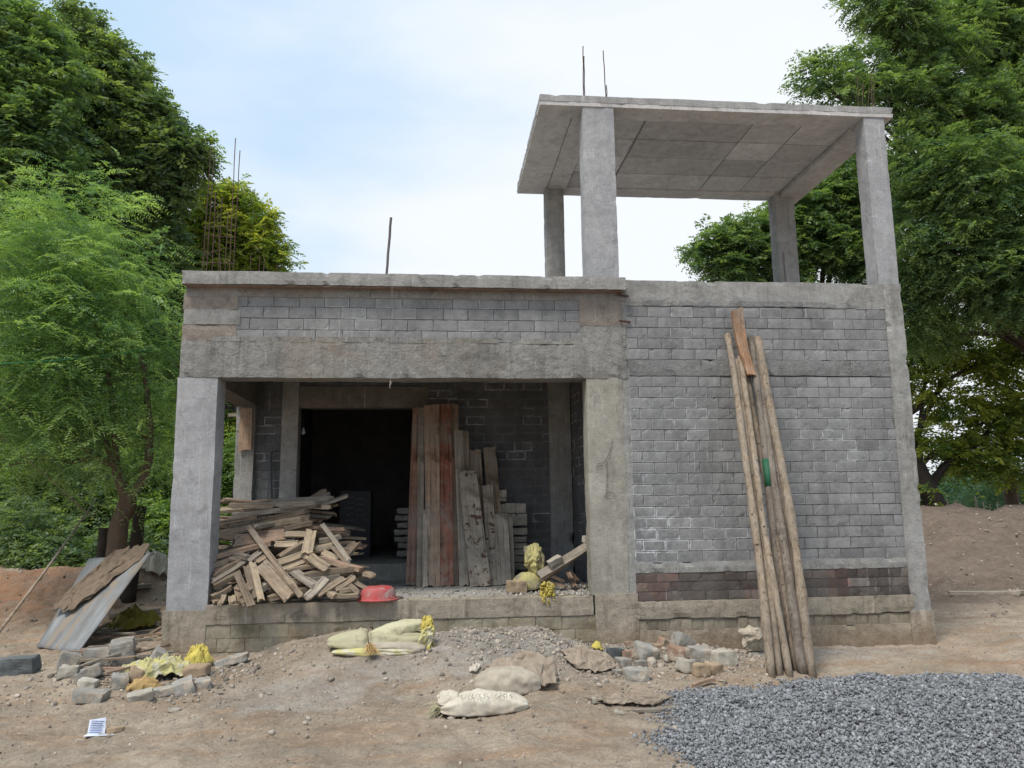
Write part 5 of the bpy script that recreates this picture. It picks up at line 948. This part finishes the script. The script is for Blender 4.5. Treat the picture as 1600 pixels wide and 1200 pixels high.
# right trees
GR = 'large trees on the right side'
tree('neem_tree', gpt(1760, 8.5), [CL(*q) for q in ((1395, 12, 52, 6.5), (1360, 0, 30, 6.5), (1450, 60, 62, 7), (1530, 30, 85, 7.5), (1620, 60, 90, 7.5), (1310, 132, 30, 6.3), (1272, 120, 20, 6.2), (1345, 105, 30, 6.5), (1380, 145, 40, 6.8), (1440, 150, 55, 7), (1500, 190, 70, 7.2), (1600, 180, 90, 7.5), (1440, 240, 45, 6.5), (1520, 280, 70, 6.3), (1610, 320, 80, 6.5), (1440, 330, 45, 6.8), (1500, 380, 60, 6.8), (1580, 420, 75, 6.6), (1435, 440, 40, 7.6), (1425, 490, 35, 7.8), (1450, 520, 30, 8.2), (1440, 405, 40, 7.2), (1475, 450, 40, 7.2), (1560, 465, 42, 7.2), (1640, 430, 55, 7), (1660, 250, 80, 7))],
     'leaf_neem', 'large neem tree overhanging from the right edge with drooping pinnate leaves', 26000, L=.32, pairs=7, ll=.10, lw=.038, r0=.30, group=GR, droop=.3, wob=.34)
tree('neem_tree', gpt(1290, 13), [CL(*q, 13) for q in ((1130, 385, 38), (1108, 405, 24), (1175, 368, 36), (1195, 400, 40), (1150, 420, 35), (1250, 340, 45), (1300, 320, 50), (1330, 270, 45), (1290, 385, 50), (1350, 370, 50), (1350, 430, 40), (1230, 385, 38), (1400, 300, 50), (1230, 440, 30))], 'leaf_neem', 'leafy tree seen under the canopy behind the roof', 11000, L=.36, pairs=6, ll=.14, lw=.055, r0=.28, group=GR)
rb = gpt(1462, 9.6); U = lambda x, y, Y_=9.6: at(x, y, Y_)
tk = [([rb, U(1455, 780), U(1438, 750), U(1425, 720), U(1410, 660), U(1400, 600)], .30, .16), ([U(1450, 765), U(1475, 730), U(1510, 705), U(1535, 688), U(1560, 650)], .12, .04), ([U(1430, 735), U(1450, 715), U(1500, 690), U(1560, 640)], .08, .03), ([U(1425, 710), U(1440, 660), U(1470, 600), U(1540, 560)], .08, .03), ([U(1440, 740), U(1436, 680), U(1445, 600), U(1450, 520)], .07, .03), ([U(1410, 650), U(1440, 630), U(1470, 610)], .12, .05)]
tree('backlit_tree', rb, [CL(*q, 9.6, sq=.6) for q in ((1430, 540, 40), (1480, 545, 45), (1540, 570, 35), (1590, 540, 40), (1440, 600, 30), (1500, 640, 35), (1560, 660, 40), (1610, 640, 50), (1450, 690, 30), (1520, 715, 45), (1590, 720, 45), (1440, 760, 25), (1480, 500, 45), (1600, 500, 40), (1560, 600, 30))], 'leaf_yel', 'open yellow green tree with dark leaning trunk right of the building', 5600, L=.3, pairs=5, ll=.12, lw=.06, trunk=tk, group=GR, wob=.4, fill=.6)
tree('feathery_conifer', gpt(1600, 14), [CL(1600, 760, 40, 14, sq=.5), CL(1560, 775, 30, 14, sq=.4), CL(1640, 770, 40, 14, sq=.5)], 'leaf_blue', 'bluish feathery bush above the stick fence at right', 1500, L=.6, pairs=8, ll=.12, lw=.02, cat='shrub', kid='foliage', r0=.08, flat=.5)
# stick fence
FN = tag(empty('stick_fence', gpt(1540, 12)), 'rough fence of thin upright sticks behind the brown earth mound', 'fence'); fb = np.array(FN.location)
for i in range(26):
    x_ = 1462+i*7.2; a = np.array(gpt(x_, 12)); mb = MB(); h_ = random.uniform(.95, 1.25)+.006*i; lean = random.gauss(-.08, .06); mb.tube([a-fb, a-fb+np.array([lean*.5, 0, h_*.5]), a-fb+np.array([lean, 0, h_])], [.028, .025, .015], 6); mb.build('stake', M['wood_grey'], FN)
for hh_ in (.4, .85):
    mb = MB(); mb.tube([np.array(gpt(1455+k*20, 12))-fb+np.array([0, -.03, hh_]) for k in range(10)], .018, 5); mb.build('rail', M['wood_old'], FN)
mb = MB(); a = gpt(1583, 10.5); limb(mb, [a, (a[0], a[1], a[2]+1.0), (a[0]+.02, a[1], a[2]+1.45)], .17, .15, 10); tag(mb.build('brown_trunk', M['bark'], None, True), 'thick brown bare trunk stub in front of the stick fence', 'trunk')
